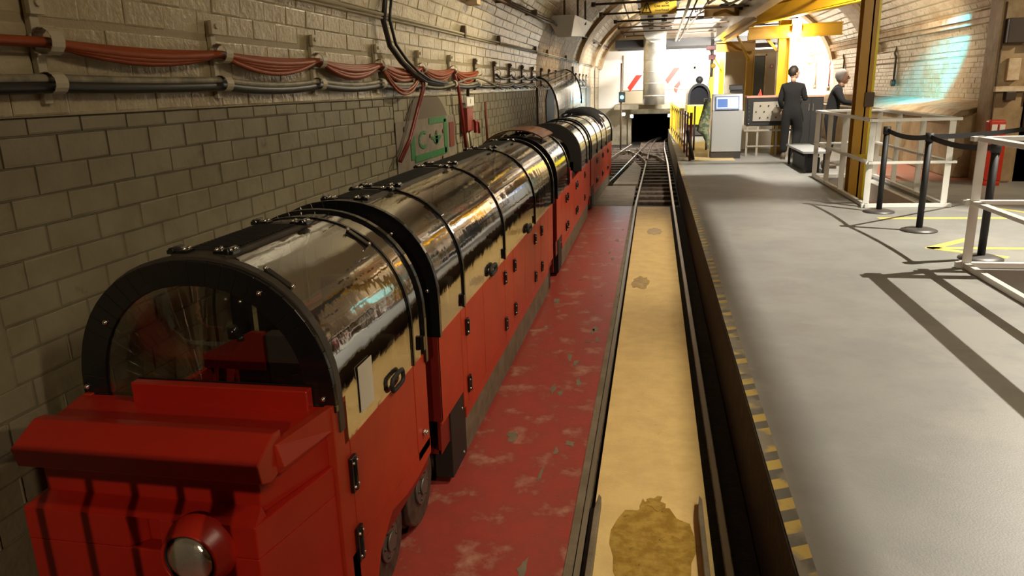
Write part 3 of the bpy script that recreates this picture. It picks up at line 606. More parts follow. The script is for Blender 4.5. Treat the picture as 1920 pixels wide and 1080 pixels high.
# two deep loops
for k_, (y0, y1, d) in enumerate(((5.3, 6.3, .20), (5.32, 6.28, .17), (3.25, 4.22, .07), (4.3, 5.25, .08))):
    MB().tube(sag((WX + .05, y0, 2.10), (WX + .05, y1, 2.11), d, 12), .011, 7).build('cable_loop', 'cable_red', cb)
gc = thing('conduit_run', 'thick dirty grey cables strapped under the orange bundle on the left wall', 'cable', (WX, 6, 1.9))
for q, (zz, rr) in enumerate(((1.975, .022), (2.0, .016))):
    pth = []; yy = [1.2] + ybr[:11]
    for i in range(len(yy) - 1): pth += sag((WX + .03, yy[i], zz), (WX + .03, yy[i + 1], zz), .022 if i > 1 else .005, 6)[:-1]
    pth.append((WX + .03, yy[-1], zz)); MB().tube(pth, rr, 9).build('cable', 'cable_grey' if q else 'cable_black', gc)
pth = []; yy = ybr[7:]
for i in range(len(yy) - 1): pth += sag((WX + .03, yy[i], 2.1), (WX + .03, yy[i + 1], 2.1), .05, 6)[:-1]
MB().tube(pth, .016, 7).tube([(p[0], p[1], p[2] - .13 + (.03 if i_ % 6 == 3 else 0)) for i_, p in enumerate(pth)], .012, 7).build('cable', 'cable_black', gc)
pth = [(WX + .05, y, 2.0 - .05 * math.sin(y * 2.1)) for y in [6.3 + .1 * i for i in range(34)]]; MB().tube(pth, .012, 7).build('cable', 'cable_grey', gc)
hc = [(WX + .05, 5.45, 3.0), (WX + .06, 5.45, 2.6), (WX + .05, 5.40, 2.42), (WX + .05, 5.50, 2.26), (WX + .07, 5.68, 2.15), (WX + .07, 5.95, 2.07), (WX + .06, 6.3, 2.01), (WX + .05, 6.9, 1.98)]
solo(MB().tube(hc, .021, 8).tube([(p[0] + .03, p[1] + .05, p[2] + .01) for p in hc[1:]], .012, 7).build('hanging_cable', 'cable_black'), 'thick black cable curving down from the roof across the left wall', 'cable')
# red drop cables
for lab, pts, r_ in (('dark red cable hanging in front of the arched panel', [(WX + .06, 6.22, 2.1), (WX + .05, 6.26, 1.95), (WX + .04, 6.1, 1.78), (WX + .04, 5.85, 1.55), (WX + .03, 5.6, 1.40)], .012),
                     ('pair of dark red cables dropping beside the red switch box', [(WX + .05, 7.3, 2.1), (WX + .05, 7.45, 1.95), (WX + .05, 7.55, 1.7), (WX + .05, 7.66, 1.3)], .014),
                     ('rust coloured thin pipe standing right of the switch box', [(WX + .03, 8.75, 1.78), (WX + .03, 8.8, 1.3)], .012)):
    solo(MB().tube(pts, r_, 7).tube([(p[0], p[1] + .04, p[2] - .01) for p in pts], r_ * .8, 7).build('cable' if 'pipe' not in lab else 'pipe', 'cable_dkred' if 'pipe' not in lab else 'rust'), lab, 'cable' if 'pipe' not in lab else 'pipe')
# thin pipe along wall and gutter
tpp = thing('wall_pipe', 'thin cream conduit running high along the left wall', 'pipe', (LX, 10, 2.4)); xw = lambda z: wall_point(-1, z + .02)[0]
MB().tube([(xw(2.46) + .03, 2, 2.45), (xw(2.5) + .03, 12, 2.5), (xw(2.55) + .03, 27, 2.56)], .012, 8).tube([(xw(2.43) + .03, 2, 2.425), (xw(2.48) + .03, 12, 2.475), (xw(2.53) + .03, 27, 2.53)], .007, 6).build('conduit', 'holder', tpp)
for y in (7.8, 9.6, 12.6, 14, 17, 20): MB().box(-1.99, -1.92, y - .03, y + .03, 2.42 + y * .004, 2.53 + y * .004).build('clip', 'brown_metal', tpp)
gt = thing('wall_gutter', 'dark ledge pipe running along the springing of the left vault', 'pipe', (-1.8, 15, 2.9))
MB().tube([(-1.76, 7.5, 2.9), (-1.76, 12, 2.98), (-1.70, 20, 3.14), (-1.66, 27, 3.2)], .028, 8).tube([(-1.72, 7.5, 2.86), (-1.72, 12, 2.93), (-1.68, 20, 3.1), (-1.62, 27, 3.16)], .018, 7).build('conduit', 'brown_metal', gt)
for y in (9, 11, 16, 19, 22, 25): MB().box(-1.86, -1.66, y - .02, y + .02, 2.86 + (y - 7) * .015, 2.93 + (y - 7) * .015).build('clip', 'brown_metal', gt)
solo(MB().box(-1.93, -1.78, 7.75, 7.92, 2.76, 3.0).build('wall_box', 'ledge', bevel=.006), 'small beige box fixed high on the left wall', 'box')
hp = thing('light_hopper', 'white trapezoid lamp trough hanging at the left vault springing', 'lamp', (-1.6, 15, 2.7))
MB().add([(-1.85, 13.2, 3.10), (-1.35, 13.2, 3.10), (-1.35, 17, 3.25), (-1.85, 17, 3.25), (-1.75, 14.0, 2.80), (-1.50, 14.0, 2.80), (-1.50, 16.6, 2.95), (-1.75, 16.6, 2.95)],
   [(0, 1, 5, 4), (1, 2, 6, 5), (2, 3, 7, 6), (3, 0, 4, 7), (4, 5, 6, 7), (3, 2, 1, 0)]).build('trough', 'white', hp, .01)
for x, y in ((-1.8, 13.4), (-1.55, 13.4), (-1.4, 14.2), (-1.38, 15.5)): MB().cyl((x, y, 3.1), (x, y, 4.2), .02, 8).build('hanger', 'brown_metal', hp)
# arched panel with green paint
ap = thing('arched_panel', 'pointed arch panel with green painted frame on the left wall', 'wall panel', (LX, 6.6, .9))
pts = []
for i in range(25):
    t = -1 + 2 * i / 24; pts.append((6.6 + .86 * t, 1.33 + .60 * (1 - abs(t) ** 2.1) ** .62 if abs(t) < 1 else 1.33))
MB().prism([(5.74, 1.0)] + pts + [(7.46, 1.0)], 'x', LX - .022, LX - .010).build('arch_panel', 'arch_paint', ap)
MB().box(LX - .010, LX - .006, 5.70, 7.50, 1.0, 1.69).build('lower_panel', 'panel_low', ap)
pa = MB(); XG = LX - .003
def gs(a_, b_, w_=.05): pa.bar((XG, a_[0], a_[1]), (XG, b_[0], b_[1]), .004, w_, (0, 0, 1)) if abs(a_[0] - b_[0]) > abs(a_[1] - b_[1]) else pa.box(XG - .002, XG + .002, min(a_[0], b_[0]) - w_ / 1.6, max(a_[0], b_[0]) + w_ / 1.6, min(a_[1], b_[1]), max(a_[1], b_[1]))
gs((6.15, 1.36), (7.15, 1.36), .06); gs((6.13, 1.36), (6.08, 1.56), .05); gs((7.13, 1.34), (7.16, 1.66), .07); gs((6.6, 1.66), (7.16, 1.66), .055); gs((6.1, 1.20), (6.9, 1.20), .05); gs((6.1, 1.10), (6.12, 1.20), .05)
for i in range(8):
    t0 = math.pi * (.35 + i * .16); t1 = math.pi * (.35 + (i + 1) * .16); pa.bar((XG, 6.42 + .14 * math.cos(t0), 1.51 + .065 * math.sin(t0)), (XG, 6.42 + .14 * math.cos(t1), 1.51 + .065 * math.sin(t1)), .004, .028, (0, 0, 1))
pa.box(XG - .002, XG + .002, 6.66, 6.98, 1.495, 1.52).box(XG - .002, XG + .002, 6.78, 6.86, 1.45, 1.545).prism([(6.70, 1.49), (6.94, 1.49), (6.86, 1.44), (6.80, 1.44)], 'x', XG - .002, XG + .002)
pa.build('green_marking', 'green', ap)
MB().box(XG - .001, XG + .004, 7.28, 7.45, 1.38, 1.62).build('rust_patch', 'rust', ap)
hb_ = MB()
for y, z in ((5.9, 1.63), (6.1, 1.27), (6.5, 1.29), (7.0, 1.30), (6.62, 1.53), (6.82, 1.55), (7.05, 1.55)): hb_.cyl((XG, y, z), (XG + .006, y, z), .02, 8)
hb_.build('bolt', 'brown_metal', ap)
# red switch box with number plate
sb = thing('switch_box', 'dark red electrical switch box with a small white number plate', 'switch box', (LX, 7.85, 1.5))
MB().box(LX - .01, LX + .07, 7.76, 8.02, 1.50, 1.74).build('box_body', 'cable_dkred', sb, .006)
MB().box(LX + .07, LX + .10, 8.02, 8.10, 1.47, 1.60).tube([(LX + .08, 8.0, 1.6), (LX + .1, 8.12, 1.58), (LX + .1, 8.14, 1.46)], .014, 7).build('switch_lever', 'cable_dkred', sb)
MB().box(LX + .06, LX + .075, 7.74, 8.06, 1.76, 1.85).build('number_plate', 'white', sb)
text('1', .07, 'sign_black', (LX + .077, 7.9, 1.805), Matrix.Rotation(math.pi / 2, 4, 'Z') @ Matrix.Rotation(math.pi / 2, 4, 'X'), sb, 'number')
for y in (7.84, 7.97): MB().tube([(LX + .03, y, 1.5), (LX + .04, y + .02, 1.36), (LX + .03, y + .12, 1.15)], [.02, .016, .008], 7).build('tail_cable', 'holder' if y < 7.9 else 'cable_grey', sb)
MB().tube([(LX + .03, 7.98, 1.86), (LX + .03, 8.0, 2.0), (LX + .04, 8.3, 2.1)], .018, 7).build('feed_cable', 'cable_black', sb)
# plexiglass hood sheet leaning on wall beyond
ph = thing('spare_hood', 'clear curved hood sheet leaning against the brown brick wall', 'canopy', (-1.75, 14.5, .9))
vs = []; nn = 10
for i in range(nn + 1):
    t = math.radians(95 * i / nn); 
    for y, k_ in ((13.0, 0), (17.2, 1)):
        vs.append((-1.98 + .45 * math.sin(t) * .8, y + .9 * (1 - math.cos(t)) * 0, 1.42 + .2 * k_ + .75 * (math.cos(t) - 0.0) * .9))
MB().add(vs, [(2 * i, 2 * i + 1, 2 * i + 3, 2 * i + 2) for i in range(nn)], True).build('clear_sheet', 'canopy', ph)
for k_ in (0, 1):
    MB().tube([(v[0], v[1], v[2]) for v in vs[k_::2]], .016, 7).build('edge_frame', 'matt_black', ph)
MB().tube([vs[0], vs[1]], .014, 7).build('edge_frame', 'matt_black', ph)
solo(MB().prism([(14.2, 1.2), (14.2, 1.7), (14.45, 1.88), (14.9, 1.92), (15.3, 1.8), (15.4, 1.2)], 'x', LX - .02, LX + .004).build('wall_recess_panel', 'matt_black'), 'dark arched recess cover low on the brown brick band', 'wall panel')
solo(MB().box(LX - .02, LX + .01, 22.7, 24.2, 1.25, 1.95).build('hatch', 'slab', bevel=.01), 'brown rectangular hatch far along the left wall', 'hatch')
for y, z0, z1, lab in ((12.9, .9, 1.95, 'dark vertical pipe at the near edge of the brown brick band'), (18.7, .9, 2.4, 'dark vertical pipe at the far edge of the brown brick band'), (25.6, .5, 2.9, 'thin vertical pipe on the bright far end of the left wall')):
    solo(MB().tube([(LX + .03, y, z0), (LX + .03, y, z1)], .02, 8).build('pipe', 'brown_metal'), lab, 'pipe')
# signal lamp
sg_ = thing('signal_lamp', 'glowing cyan signal lamp on a post beside the tunnel mouth', 'signal', (-1.05, 24.6, 0))
MB().cyl((-1.05, 24.6, -.16), (-1.05, 24.6, 2.6), .03, 10).build('post', 'brown_metal', sg_)
MB().box(-1.12, -.92, 24.5, 24.62, 1.40, 1.72).build('lamp_case', 'matt_black', sg_, .01)
MB().ball((-1.02, 24.49, 1.56), .055, 14, 8, (1, .5, 1)).build('lens', 'cyan', sg_)
for x, y, z, lab in ((-1.05, 26.6, .95, 'lit bulkhead lamp on the left wall before the tunnel mouth'), (-.78, 27.15, .86, 'small lit lamp at the top left corner of the tunnel mouth'), (.53, 27.25, .86, 'small lit lamp at the top right corner of the tunnel mouth')):
    t = thing('bulkhead_lamp', lab, 'lamp', (x, y, z)); MB().box(x - .06, x + .06, y + .03, y + .07, z - .06, z + .06).build('lamp_base', 'white', t, .008); MB().ball((x, y, z), .045, 12, 8).build('bulb', 'bulb', t)
# ------------------------------------------------------------------ end wall and portal
ew = bpy.data.objects.new('wall_end', None); COL.objects.link(ew); ew['kind'] = 'structure'
MB().box(-2.3, -.80, 27.6, 28.3, -.3, 1.12).box(.56, 5.5, 27.6, 28.3, -.3, 1.12).box(-.8, .56, 27.6, 28.3, .93, 1.12).build('portal_wall', 'portal', ew)
MB().box(-.84, .60, 27.45, 27.6, .92, 1.10).box(-.92, -.80, 27.45, 27.6, -.2, .92).box(.56, .66, 27.45, 27.6, -.2, .92).build('portal_frame', 'portal', ew, .01)
MB().box(-1.35, 1.1, 26.2, 28.3, 1.12, 1.28).build('portal_deck', 'portal', ew, .01)
MB().box(-2.3, 5.5, 28.0, 28.3, 1.12, 4.8).build('upper_wall', 'white_wall', ew)
MB().box(-.85, .60, 28.3, 36, -.3, -.17).box(-1.0, -.85, 28.3, 36, -.3, 1.1).box(.60, .75, 28.3, 36, -.3, 1.1).box(-1, .75, 28.3, 36, 1.1, 1.2).box(-1, .75, 36, 36.1, -.3, 1.2).build('tunnel_lining', 'tunnel', ew)
MB().box(-1.25, .9, 27.97, 28.0, 1.28, 1.72).build('white_boarding', 'beige', ew)
MB().box(-1.3, 4.0, 25.6, 27.95, 3.10, 3.34).build('dark_soffit', 'tunnel', ew)
cvn = thing('chevron_board', 'white board with diagonal red stripes on the end wall', 'sign', (0, 27.96, 1.7))
MB().box(-1.12, 1.32, 27.93, 27.97, 1.74, 2.95).build('board', 'white_wall', cvn)
for q in ((-.97, 1.84), (.35, 2.06)):
    x, z = q; MB().prism([(x, z), (x + .10, z - .14), (x + .52, z + .42), (x + .30, z + .42)], 'y', 27.92, 27.93).build('red_stripe', 'chev', cvn)
MB().prism([(-.42, 1.75), (-.25, 1.75), (-.2, 1.95), (-.3, 1.92)], 'y', 27.92, 27.93).build('red_stripe', 'chev', cvn)
MB().prism([(.65, 1.82), (.86, 2.05), (.9, 1.9), (.80, 1.77)], 'y', 27.92, 27.93).prism([(.65, 1.8), (.80, 1.75), (.78, 1.62), (.72, 1.66)], 'y', 27.92, 27.93).build('red_stripe', 'chev', cvn)
dt = thing('ventilation_duct', 'large silver duct elbow rising in front of the end wall', 'duct', (-.02, 25.6, 1.28))
DX, DY = -.03, 25.8
pth = [(DX, DY, 1.28), (DX, DY, 2.7)] + [(DX + .0, DY - 1.0 * (1 - math.cos(t)), 2.7 + .85 * math.sin(t)) for t in [math.radians(15 * q) for q in range(1, 7)]]
MB().tube(pth, .36, 28).build('round_duct', 'galv', dt)
for z in (1.55, 1.95, 2.3, 2.68): MB().tube([(DX, DY, z), (DX, DY, z + .025)], .368, 28).build('seam_band', 'galv', dt)
MB().box(-.40, .48, 11.5, 24.9, 3.58, 3.86).build('flat_duct', 'duct_dark', dt, .01)
for q in range(9):
    y = 12.4 + q * 1.4
    MB().box(-.42, .50, y, y + .04, 3.56, 3.60).build('duct_hanger', 'galv', dt)
    for x in (-.15, .2): MB().box(x - .07, x + .07, y + .5, y + .53, 3.54, 3.58).cyl((x, y + .51, 3.5), (x, y + .51, 3.58), .012, 6).build('duct_bolt', 'galv', dt)
ds = thing('danger_sign', 'yellow danger sign with a lightning triangle hanging under the duct', 'sign', (.04, 15.3, 3.22))
SY = 15.3
MB().box(-.30, .37, SY - .02, SY, 3.225, 3.55).build('sign_board', 'sign_yellow', ds)
RX90 = Matrix.Rotation(math.pi / 2, 4, 'X')
text('Danger', .135, 'sign_black', (.14, SY - .023, 3.475), RX90, ds); text('Live wires', .068, 'sign_black', (.10, SY - .023, 3.37), RX90, ds); text('overhead', .068, 'sign_black', (.10, SY - .023, 3.295), RX90, ds)
tri = [(-.285, 3.25), (-.09, 3.25), (-.187, 3.47)]; tin = [(-.257, 3.27), (-.118, 3.27), (-.187, 3.425)]; mb = MB()
for i in range(3): mb.prism([tri[i], tri[(i + 1) % 3], tin[(i + 1) % 3], tin[i]], 'y', SY - .026, SY - .0205)
mb.prism([(-.183, 3.39), (-.212, 3.33), (-.187, 3.33), (-.2, 3.28), (-.163, 3.345), (-.183, 3.345)], 'y', SY - .026, SY - .0205); mb.build('warning_triangle', 'sign_black', ds)
for x in (-.22, .3): MB().box(x - .01, x + .01, SY - .015, SY - .005, 3.55, 3.60).build('hanger', 'galv', ds)
# ceiling rods and pipes
for i, y in enumerate((12.9, 15.0, 17.1, 19.2, 21.2, 23.2, 25.0)):
    x0 = -1.2 if i < 3 else -1.0; solo(MB().cyl((x0, y, 3.42 + (.0)), (3.6, y + .1, 3.5), .022, 7).cyl((x0 - .02, y, 3.42), (x0 + .06, y, 3.42), .045, 8).build('tie_rod', 'brown_metal'), ORD[i] + ' thin dark tie rod under the vault, counted from the nearest', 'rod', 'tie rods under the vault')
CP = [((.62, 11.5, 3.55), (.62, 25.5, 3.25), .035, 'galv', 'bright steel pipe running along the vault right of the duct'), ((.80, 11.5, 3.62), (.75, 25.5, 3.3), .02, 'brown_metal', 'thin dark pipe beside the bright overhead pipe'),
      ((1.05, 11.8, 3.5), (.70, 25, 3.22), .012, 'galv', 'thin taut wire under the vault'), ((-.75, 12, 3.85), (-.70, 26, 3.5), .02, 'cable_black', 'black cable along the vault left of the duct')]
for a_, b_, r_, mt_, lab in CP: solo(MB().tube([a_, b_], r_, 8).build('overhead_pipe', mt_), lab, 'pipe')
for q in range(9):
    y = 13 + q * 1.3; x = U(.9, 1.4); z = U(3.55, 3.8); pth = [(x, y, z)]
    for k_ in range(7): pth.append((x + .22 * k_, y + U(-.3, .3), z + U(-.14, .10)))
    solo(MB().tube(pth, U(.02, .045), 7).build('roof_cable', 'galv' if q % 2 else 'cable_black'), ORD[q] + ' crumpled cable looping under the vault, counted from the nearest', 'cable', 'loose cables under the vault')
cn = thing('wall_cornice', 'pale stone ledge running along the right vault springing', 'ledge', (RX, 18, 2.8))
MB().box(RX - .22, RX - .08, 12.15, 27.9, 2.80, 2.90).box(RX - .17, RX - .08, 12.15, 27.9, 2.72, 2.80).build('ledge_strip', 'ledge', cn, .008)
# ------------------------------------------------------------------ right wall: bench ledge, buttress
bl = thing('masonry_ledge', 'broad pale masonry ledge along the foot of the right wall', 'ledge', (4.85, 19, .41))
MB().prism([(4.50, .41), (4.50, 1.34), (4.62, 1.42), (5.195, 1.52), (5.195, .41)], 'y', 12.75, 27.5).build('ledge_block', 'buttress', bl, .02)  # darker front colour stands in for shade below the ledge top
MB().prism([(4.49, 1.335), (4.49, 1.35), (4.62, 1.43), (5.195, 1.53), (5.195, 1.515), (4.62, 1.41)], 'y', 12.7, 27.5).build('ledge_lit_top', 'ledge', bl, .004)  # paler colour stands in for the light on the top
MB().prism([(4.55, .41), (4.48, 1.05), (4.55, 1.30), (5.195, 1.50), (5.195, .41)], 'y', 12.56, 12.75).build('broken_end', 'buttress', bl, .03)
MB().tube([(4.46, 12.8, 1.30), (4.46, 20, 1.30), (4.46, 27.8, 1.30)], .02, 8).build('ledge_pipe', 'galv', bl)
for y in (15, 18.5, 22): MB().box(4.43, 4.50, y - .03, y + .03, 1.26, 1.33).build('clip', 'brown_metal', bl)
bt = bpy.data.objects.new('wall_buttress', None); COL.objects.link(bt); bt['kind'] = 'structure'
MB().box(4.78, 9.2, 12.1, 12.55, .0, 4.8).build('buttress_wall', 'buttress', bt); MB().box(4.72, 5.12, 11.95, 12.2, .41, 4.6).build('corner_pier', 'buttress', bt, .03)
eb = thing('conduit_boxes', 'cluster of brown junction boxes and conduit on the right pier', 'electrical box', (5, 11.9, 1.6))
MB().box(4.76, 5.0, 11.80, 11.95, 2.35, 2.68).build('junction_box', 'brownbox', eb, .01); MB().box(5.04, 5.26, 11.82, 12.05, 2.30, 2.46).build('junction_box', 'brownbox', eb, .01)
MB().box(4.84, 5.0, 11.86, 11.95, 1.85, 2.15).build('junction_box', 'ledge', eb, .01); MB().box(4.86, 4.99, 11.84, 11.95, 1.58, 1.70).build('junction_box', 'brownbox', eb, .01); MB().box(5.32, 5.55, 11.9, 12.1, 1.78, 1.98).build('junction_box', 'brownbox', eb, .01)
MB().box(4.72, 5.8, 11.86, 11.94, 1.70, 1.77).build('trunking', 'ledge', eb, .004)
for x, z0, z1 in ((4.745, .6, 2.9), (5.17, 1.2, 2.3), (5.2, 2.46, 3.6)): MB().cyl((x, 11.93, z0), (x, 11.93, z1), .013, 8).build('conduit', 'brown_metal', eb)
ex = thing('extinguisher_box', 'red plastic extinguisher unit at the foot of the right pier', 'fire extinguisher', (4.72, 11.7, .41))
MB().box(4.58, 4.86, 11.62, 11.85, .46, 1.0).build('box_body', 'ext', ex, .03); MB().prism([(11.62, .95), (11.85, .95), (11.85, 1.32), (11.70, 1.32)], 'x', 4.64, 4.86).build('box_top', 'ext', ex, .03)
for x in (4.66, 4.76): MB().box(x, x + .07, 11.655, 11.67, 1.13, 1.26).build('label', 'white', ex)
MB().tube([(4.60, 11.6, 1.0), (4.55, 11.58, .85), (4.56, 11.58, .6), (4.62, 11.6, .5)], .014, 7).build('hose', 'matt_black', ex)
MB().box(4.62, 4.84, 11.6, 11.88, .41, .47).build('base', 'ext', ex, .01)
# conduits on right wall
for i, (y, z0, z1) in enumerate(((26.6, 1.75, 2.8), (24.6, 1.7, 2.8), (22.9, 1.95, 2.8), (18.2, 1.85, 2.72))):
    t = thing('wall_conduit', ['dark thin conduit drop beside the white doorway', 'rusty conduit drop, second from the white doorway', 'conduit drop with a round box, third from the white doorway', 'twin conduit drop with a round box on the near right wall'][i], 'pipe', (RX, y, z0))
    MB().tube([(RX - .03, y, z0), (RX - .03, y, z0 + .5), (RX - .05, y + .05, z0 + .6), (RX - .03, y, z0 + .7), (RX - .03, y, z1)], .022, 7).build('conduit', 'brown_metal' if i != 1 else 'rust', t)
    MB().cyl((RX, y, z0 - .03), (RX - .08, y, z0 - .03), .07, 12).build('round_box', 'brown_metal', t)
# ------------------------------------------------------------------ yellow gantry
gy = thing('overhead_gantry', 'yellow steel gantry with a grey runway beam above the platform', 'gantry', (2.5, 18, .41))
def ibeam(a_, b_, w_, h_, name, mt_, fl_=.03, mt2=None):
    a_ = Vector(a_); b_ = Vector(b_); mb = MB(); u = Vector((0, 0, h_ / 2 - fl_ / 2)); vert = abs((b_ - a_).normalized().z) > .9
    if vert:
        u = Vector((h_ / 2 - fl_ / 2, 0, 0)); mb.bar(a_ + u, b_ + u, fl_, w_, (0, 1, 0)); mb.bar(a_ - u, b_ - u, fl_, w_, (0, 1, 0)); mb.bar(a_, b_, h_ - fl_, fl_ * .8, (0, 1, 0))
    else:
        mb.bar(a_ + u, b_ + u, w_, fl_); mb.bar(a_ - u, b_ - u, w_, fl_); mb.bar(a_, b_, fl_ * .8, h_ - 2 * fl_)
    return mb.build(name, mt_, gy)
ibeam((1.82, 27.0, 3.42), (1.95, 13.2, 3.42), .22, .40, 'runway_beam', 'beam_grey')
MB().bar((1.80, 26.5, 3.64), (1.92, 13.2, 3.64), .05, .05).build('beam_conduit', 'cyan_beam', gy)
ibeam((2.10, 27.0, 3.2), (2.10, 17.3, 3.2), .14, .14, 'side_beam', 'yellow')
ibeam((2.10, 17.3, 3.28), (3.5, 14.3, 3.42), .16, .34, 'curved_beam', 'amber')
MB().bar((2.08, 17.3, 3.10), (3.5, 14.3, 3.22), .18, .02).build('beam_edge', 'yellow', gy)
ibeam((1.9, 17.0, 2.90), (3.75, 17.0, 2.94), .14, .26, 'cross_beam', 'amber')
ibeam((1.6, 21.6, 2.85), (2.6, 21.6, 2.85), .14, .26, 'cross_beam', 'amber'); ibeam((1.1, 19.0, 3.55), (2.2, 19.0, 3.55), .14, .26, 'cross_beam', 'amber')
def post(x, y, w_, z0, z1, mt_='yellow'):
    mb = MB(); mb.box(x - w_ / 2, x - w_ / 2 + .02, y - w_ / 2, y + w_ / 2, z0, z1).box(x + w_ / 2 - .02, x + w_ / 2, y - w_ / 2, y + w_ / 2, z0, z1).box(x - w_ / 2, x + w_ / 2, y - .012, y + .012, z0, z1)
    return mb.build('post', mt_, gy)
post(2.64, 17.1, .23, PZ, 3.15); post(2.55, 22.0, .2, PZ, 3.2); post(2.05, 25, .16, PZ, 3.1, 'bright_yellow'); post(1.78, 25.4, .15, PZ, 2.8, 'amber'); post(2.42, 25.2, .2, PZ, 3.0, 'amber')
MB().bar((2.5, 17.05, 2.55), (2.15, 17.05, 2.95), .06, .06).build('brace', 'amber', gy); MB().bar((2.5, 22, 2.5), (2.05, 20.6, 3.05), .05, .05).build('brace', 'yellow', gy); MB().bar((2.05, 25, 2.3), (1.6, 24.4, 2.95), .05, .05).build('brace', 'yellow', gy)
MB().bar((2.42, 25.2, 2.4), (2.1, 24.6, 2.95), .05, .05).build('brace', 'amber', gy)
np_ = thing('steel_column', 'tall amber H-section column standing inside the near railing', 'column', (2.80, 11.3, .12))
mb = MB(); X0, X1, Y0, Y1 = 2.68, 2.89, 11.0, 11.22
mb.box(X0, X1, Y0, Y0 + .018, .12, 4.5).box(X0, X1, Y1 - .018, Y1, .12, 4.5).box(2.79, 2.81, Y0, Y1, .12, 4.5); mb.build('column_shaft', 'amber', np_)
MB().box(X1 - .03, X1, Y0 - .003, Y0 - .001, .12, 4.5).build('column_flange', 'bright_yellow', np_)
MB().box(2.67, 2.90, 10.97, 11.24, .12, .15).build('base_plate', 'amber', np_)
h = MB().box(2.78, 2.90, Y0 - .03, Y0 - .001, 1.38 + .18, 1.75).build('bracket', 'brown_metal', np_, .005)
MB().box(2.70, 2.90, Y0 - .012, Y0 - .001, .86, .93).build('yellow_label', 'bright_yellow', np_)
MB().bar((2.66, 10.9, 3.3), (2.3, 12.6, 3.55), .16, .16).build('knee_brace', 'amber', np_)
# hoist on end of runway beam
hs = thing('chain_hoist', 'dark red and grey chain hoist hanging at the end of the runway beam', 'hoist', (1.62, 24, 2.3))
MB().box(1.50, 1.85, 24.0, 24.3, 2.88, 3.0).box(1.58, 1.78, 24.0, 24.25, 2.6, 2.75).build('trolley', 'dark_red', hs, .01); MB().cyl((1.68, 24.12, 2.1), (1.68, 24.12, 3.2), .05, 10).build('hoist_body', 'hub', hs); MB().ball((1.72, 24.1, 2.42), .08, 10, 8).build('hook_block', 'sign_yellow', hs)
MB().tube([(1.66, 24.1, 2.2), (1.58, 24.1, 1.8), (1.52, 24.1, 1.5)], .012, 6).build('chain', 'hub', hs)
wlp = thing('work_lamp', 'glaring work lamp fixed to the yellow gantry post', 'lamp', (2.85, 16.9, 2.9)); MB().box(2.76, 2.94, 16.9, 16.96, 2.88, 3.08).build('lamp_case', 'white', wlp, .01); MB().ball((2.85, 16.86, 2.98), .055, 12, 8).build('bulb', 'bulb', wlp)
# ------------------------------------------------------------------ booth wall with doors
bw = thing('partition_wall', 'beige partition with a dark doorway behind the control desk', 'partition', (2.4, 22.6, .41))
MB().box(1.95, 2.60, 22.6, 22.7, .41, 2.8).box(3.02, 3.45, 22.6, 22.7, .41, 2.8).box(2.60, 3.02, 22.6, 22.7, 2.62, 2.8).box(3.35, 3.45, 22.7, 27.9, .41, 2.8).build('partition_panel', 'beige', bw)
MB().box(2.60, 3.02, 22.64, 22.68, .41, 2.62).build('door_leaf', 'grey_door', bw, .01); MB().box(3.02, 3.06, 22.56, 22.6, .41, 2.66).box(2.56, 2.60, 22.56, 22.6, .41, 2.66).box(2.56, 3.06, 22.56, 22.6, 2.62, 2.68).build('door_frame', 'ledge', bw)
MB().box(3.16, 3.25, 22.58, 22.6, 2.28, 2.38).build('red_sign', 'chev', bw); MB().box(3.18, 3.23, 22.575, 22.58, 2.30, 2.36).build('sign_symbol', 'white', bw)
MB().box(2.66, 3.25, 22.5, 22.6, 2.84, 2.96).build('vent', 'brown_metal', bw)
wd = thing('white_door', 'pale blue-white door set in the end wall behind the hoist', 'door', (1.68, 27.9, .41)); MB().box(1.40, 1.98, 27.92, 27.98, .41, 2.42).build('door_leaf', mat('bluish_white', (.62, .68, .75), .35), wd, .01)
MB().box(1.34, 1.40, 27.9, 27.98, .41, 2.5).box(1.98, 2.04, 27.9, 27.98, .41, 2.5).box(1.34, 2.04, 27.9, 27.98, 2.42, 2.5).build('door_frame', 'beige', wd)
# kiosk
kk = thing('ticket_kiosk', 'light grey kiosk cabinet with a small lit screen', 'kiosk', (1.46, 16.1, .41))
MB().box(1.17, 1.76, 16.0, 16.4, .55, 1.38).build('cabinet', 'kiosk', kk, .01); MB().box(1.17, 1.76, 16.02, 16.38, .41, .55).build('plinth', 'kiosk_dark', kk)
MB().prism([(16.0, 1.38), (16.12, 1.70), (16.4, 1.70), (16.4, 1.38)], 'x', 1.17, 1.76).build('sloped_top', 'kiosk', kk, .008)
s_ = MB().prism([(15.985, 1.39), (16.085, 1.655), (16.065, 1.66), (15.965, 1.395)], 'x', 1.22, 1.69).build('screen_bezel', 'blue', kk)
MB().prism([(15.973, 1.42), (16.058, 1.635), (16.055, 1.637), (15.97, 1.422)], 'x', 1.245, 1.665).build('screen', 'screen', kk)
MB().prism([(15.972, 1.44), (16.040, 1.60), (16.034, 1.603), (15.966, 1.443)], 'x', 1.26, 1.46).build('screen_picture', 'screen_blue', kk)
MB().box(1.52, 1.76, 16.1, 16.3, 1.72, 1.80).prism([(16.08, 1.78), (16.1, 1.86), (16.3, 1.88), (16.3, 1.78)], 'x', 1.5, 1.74).build('scanner', 'matt_black', kk)
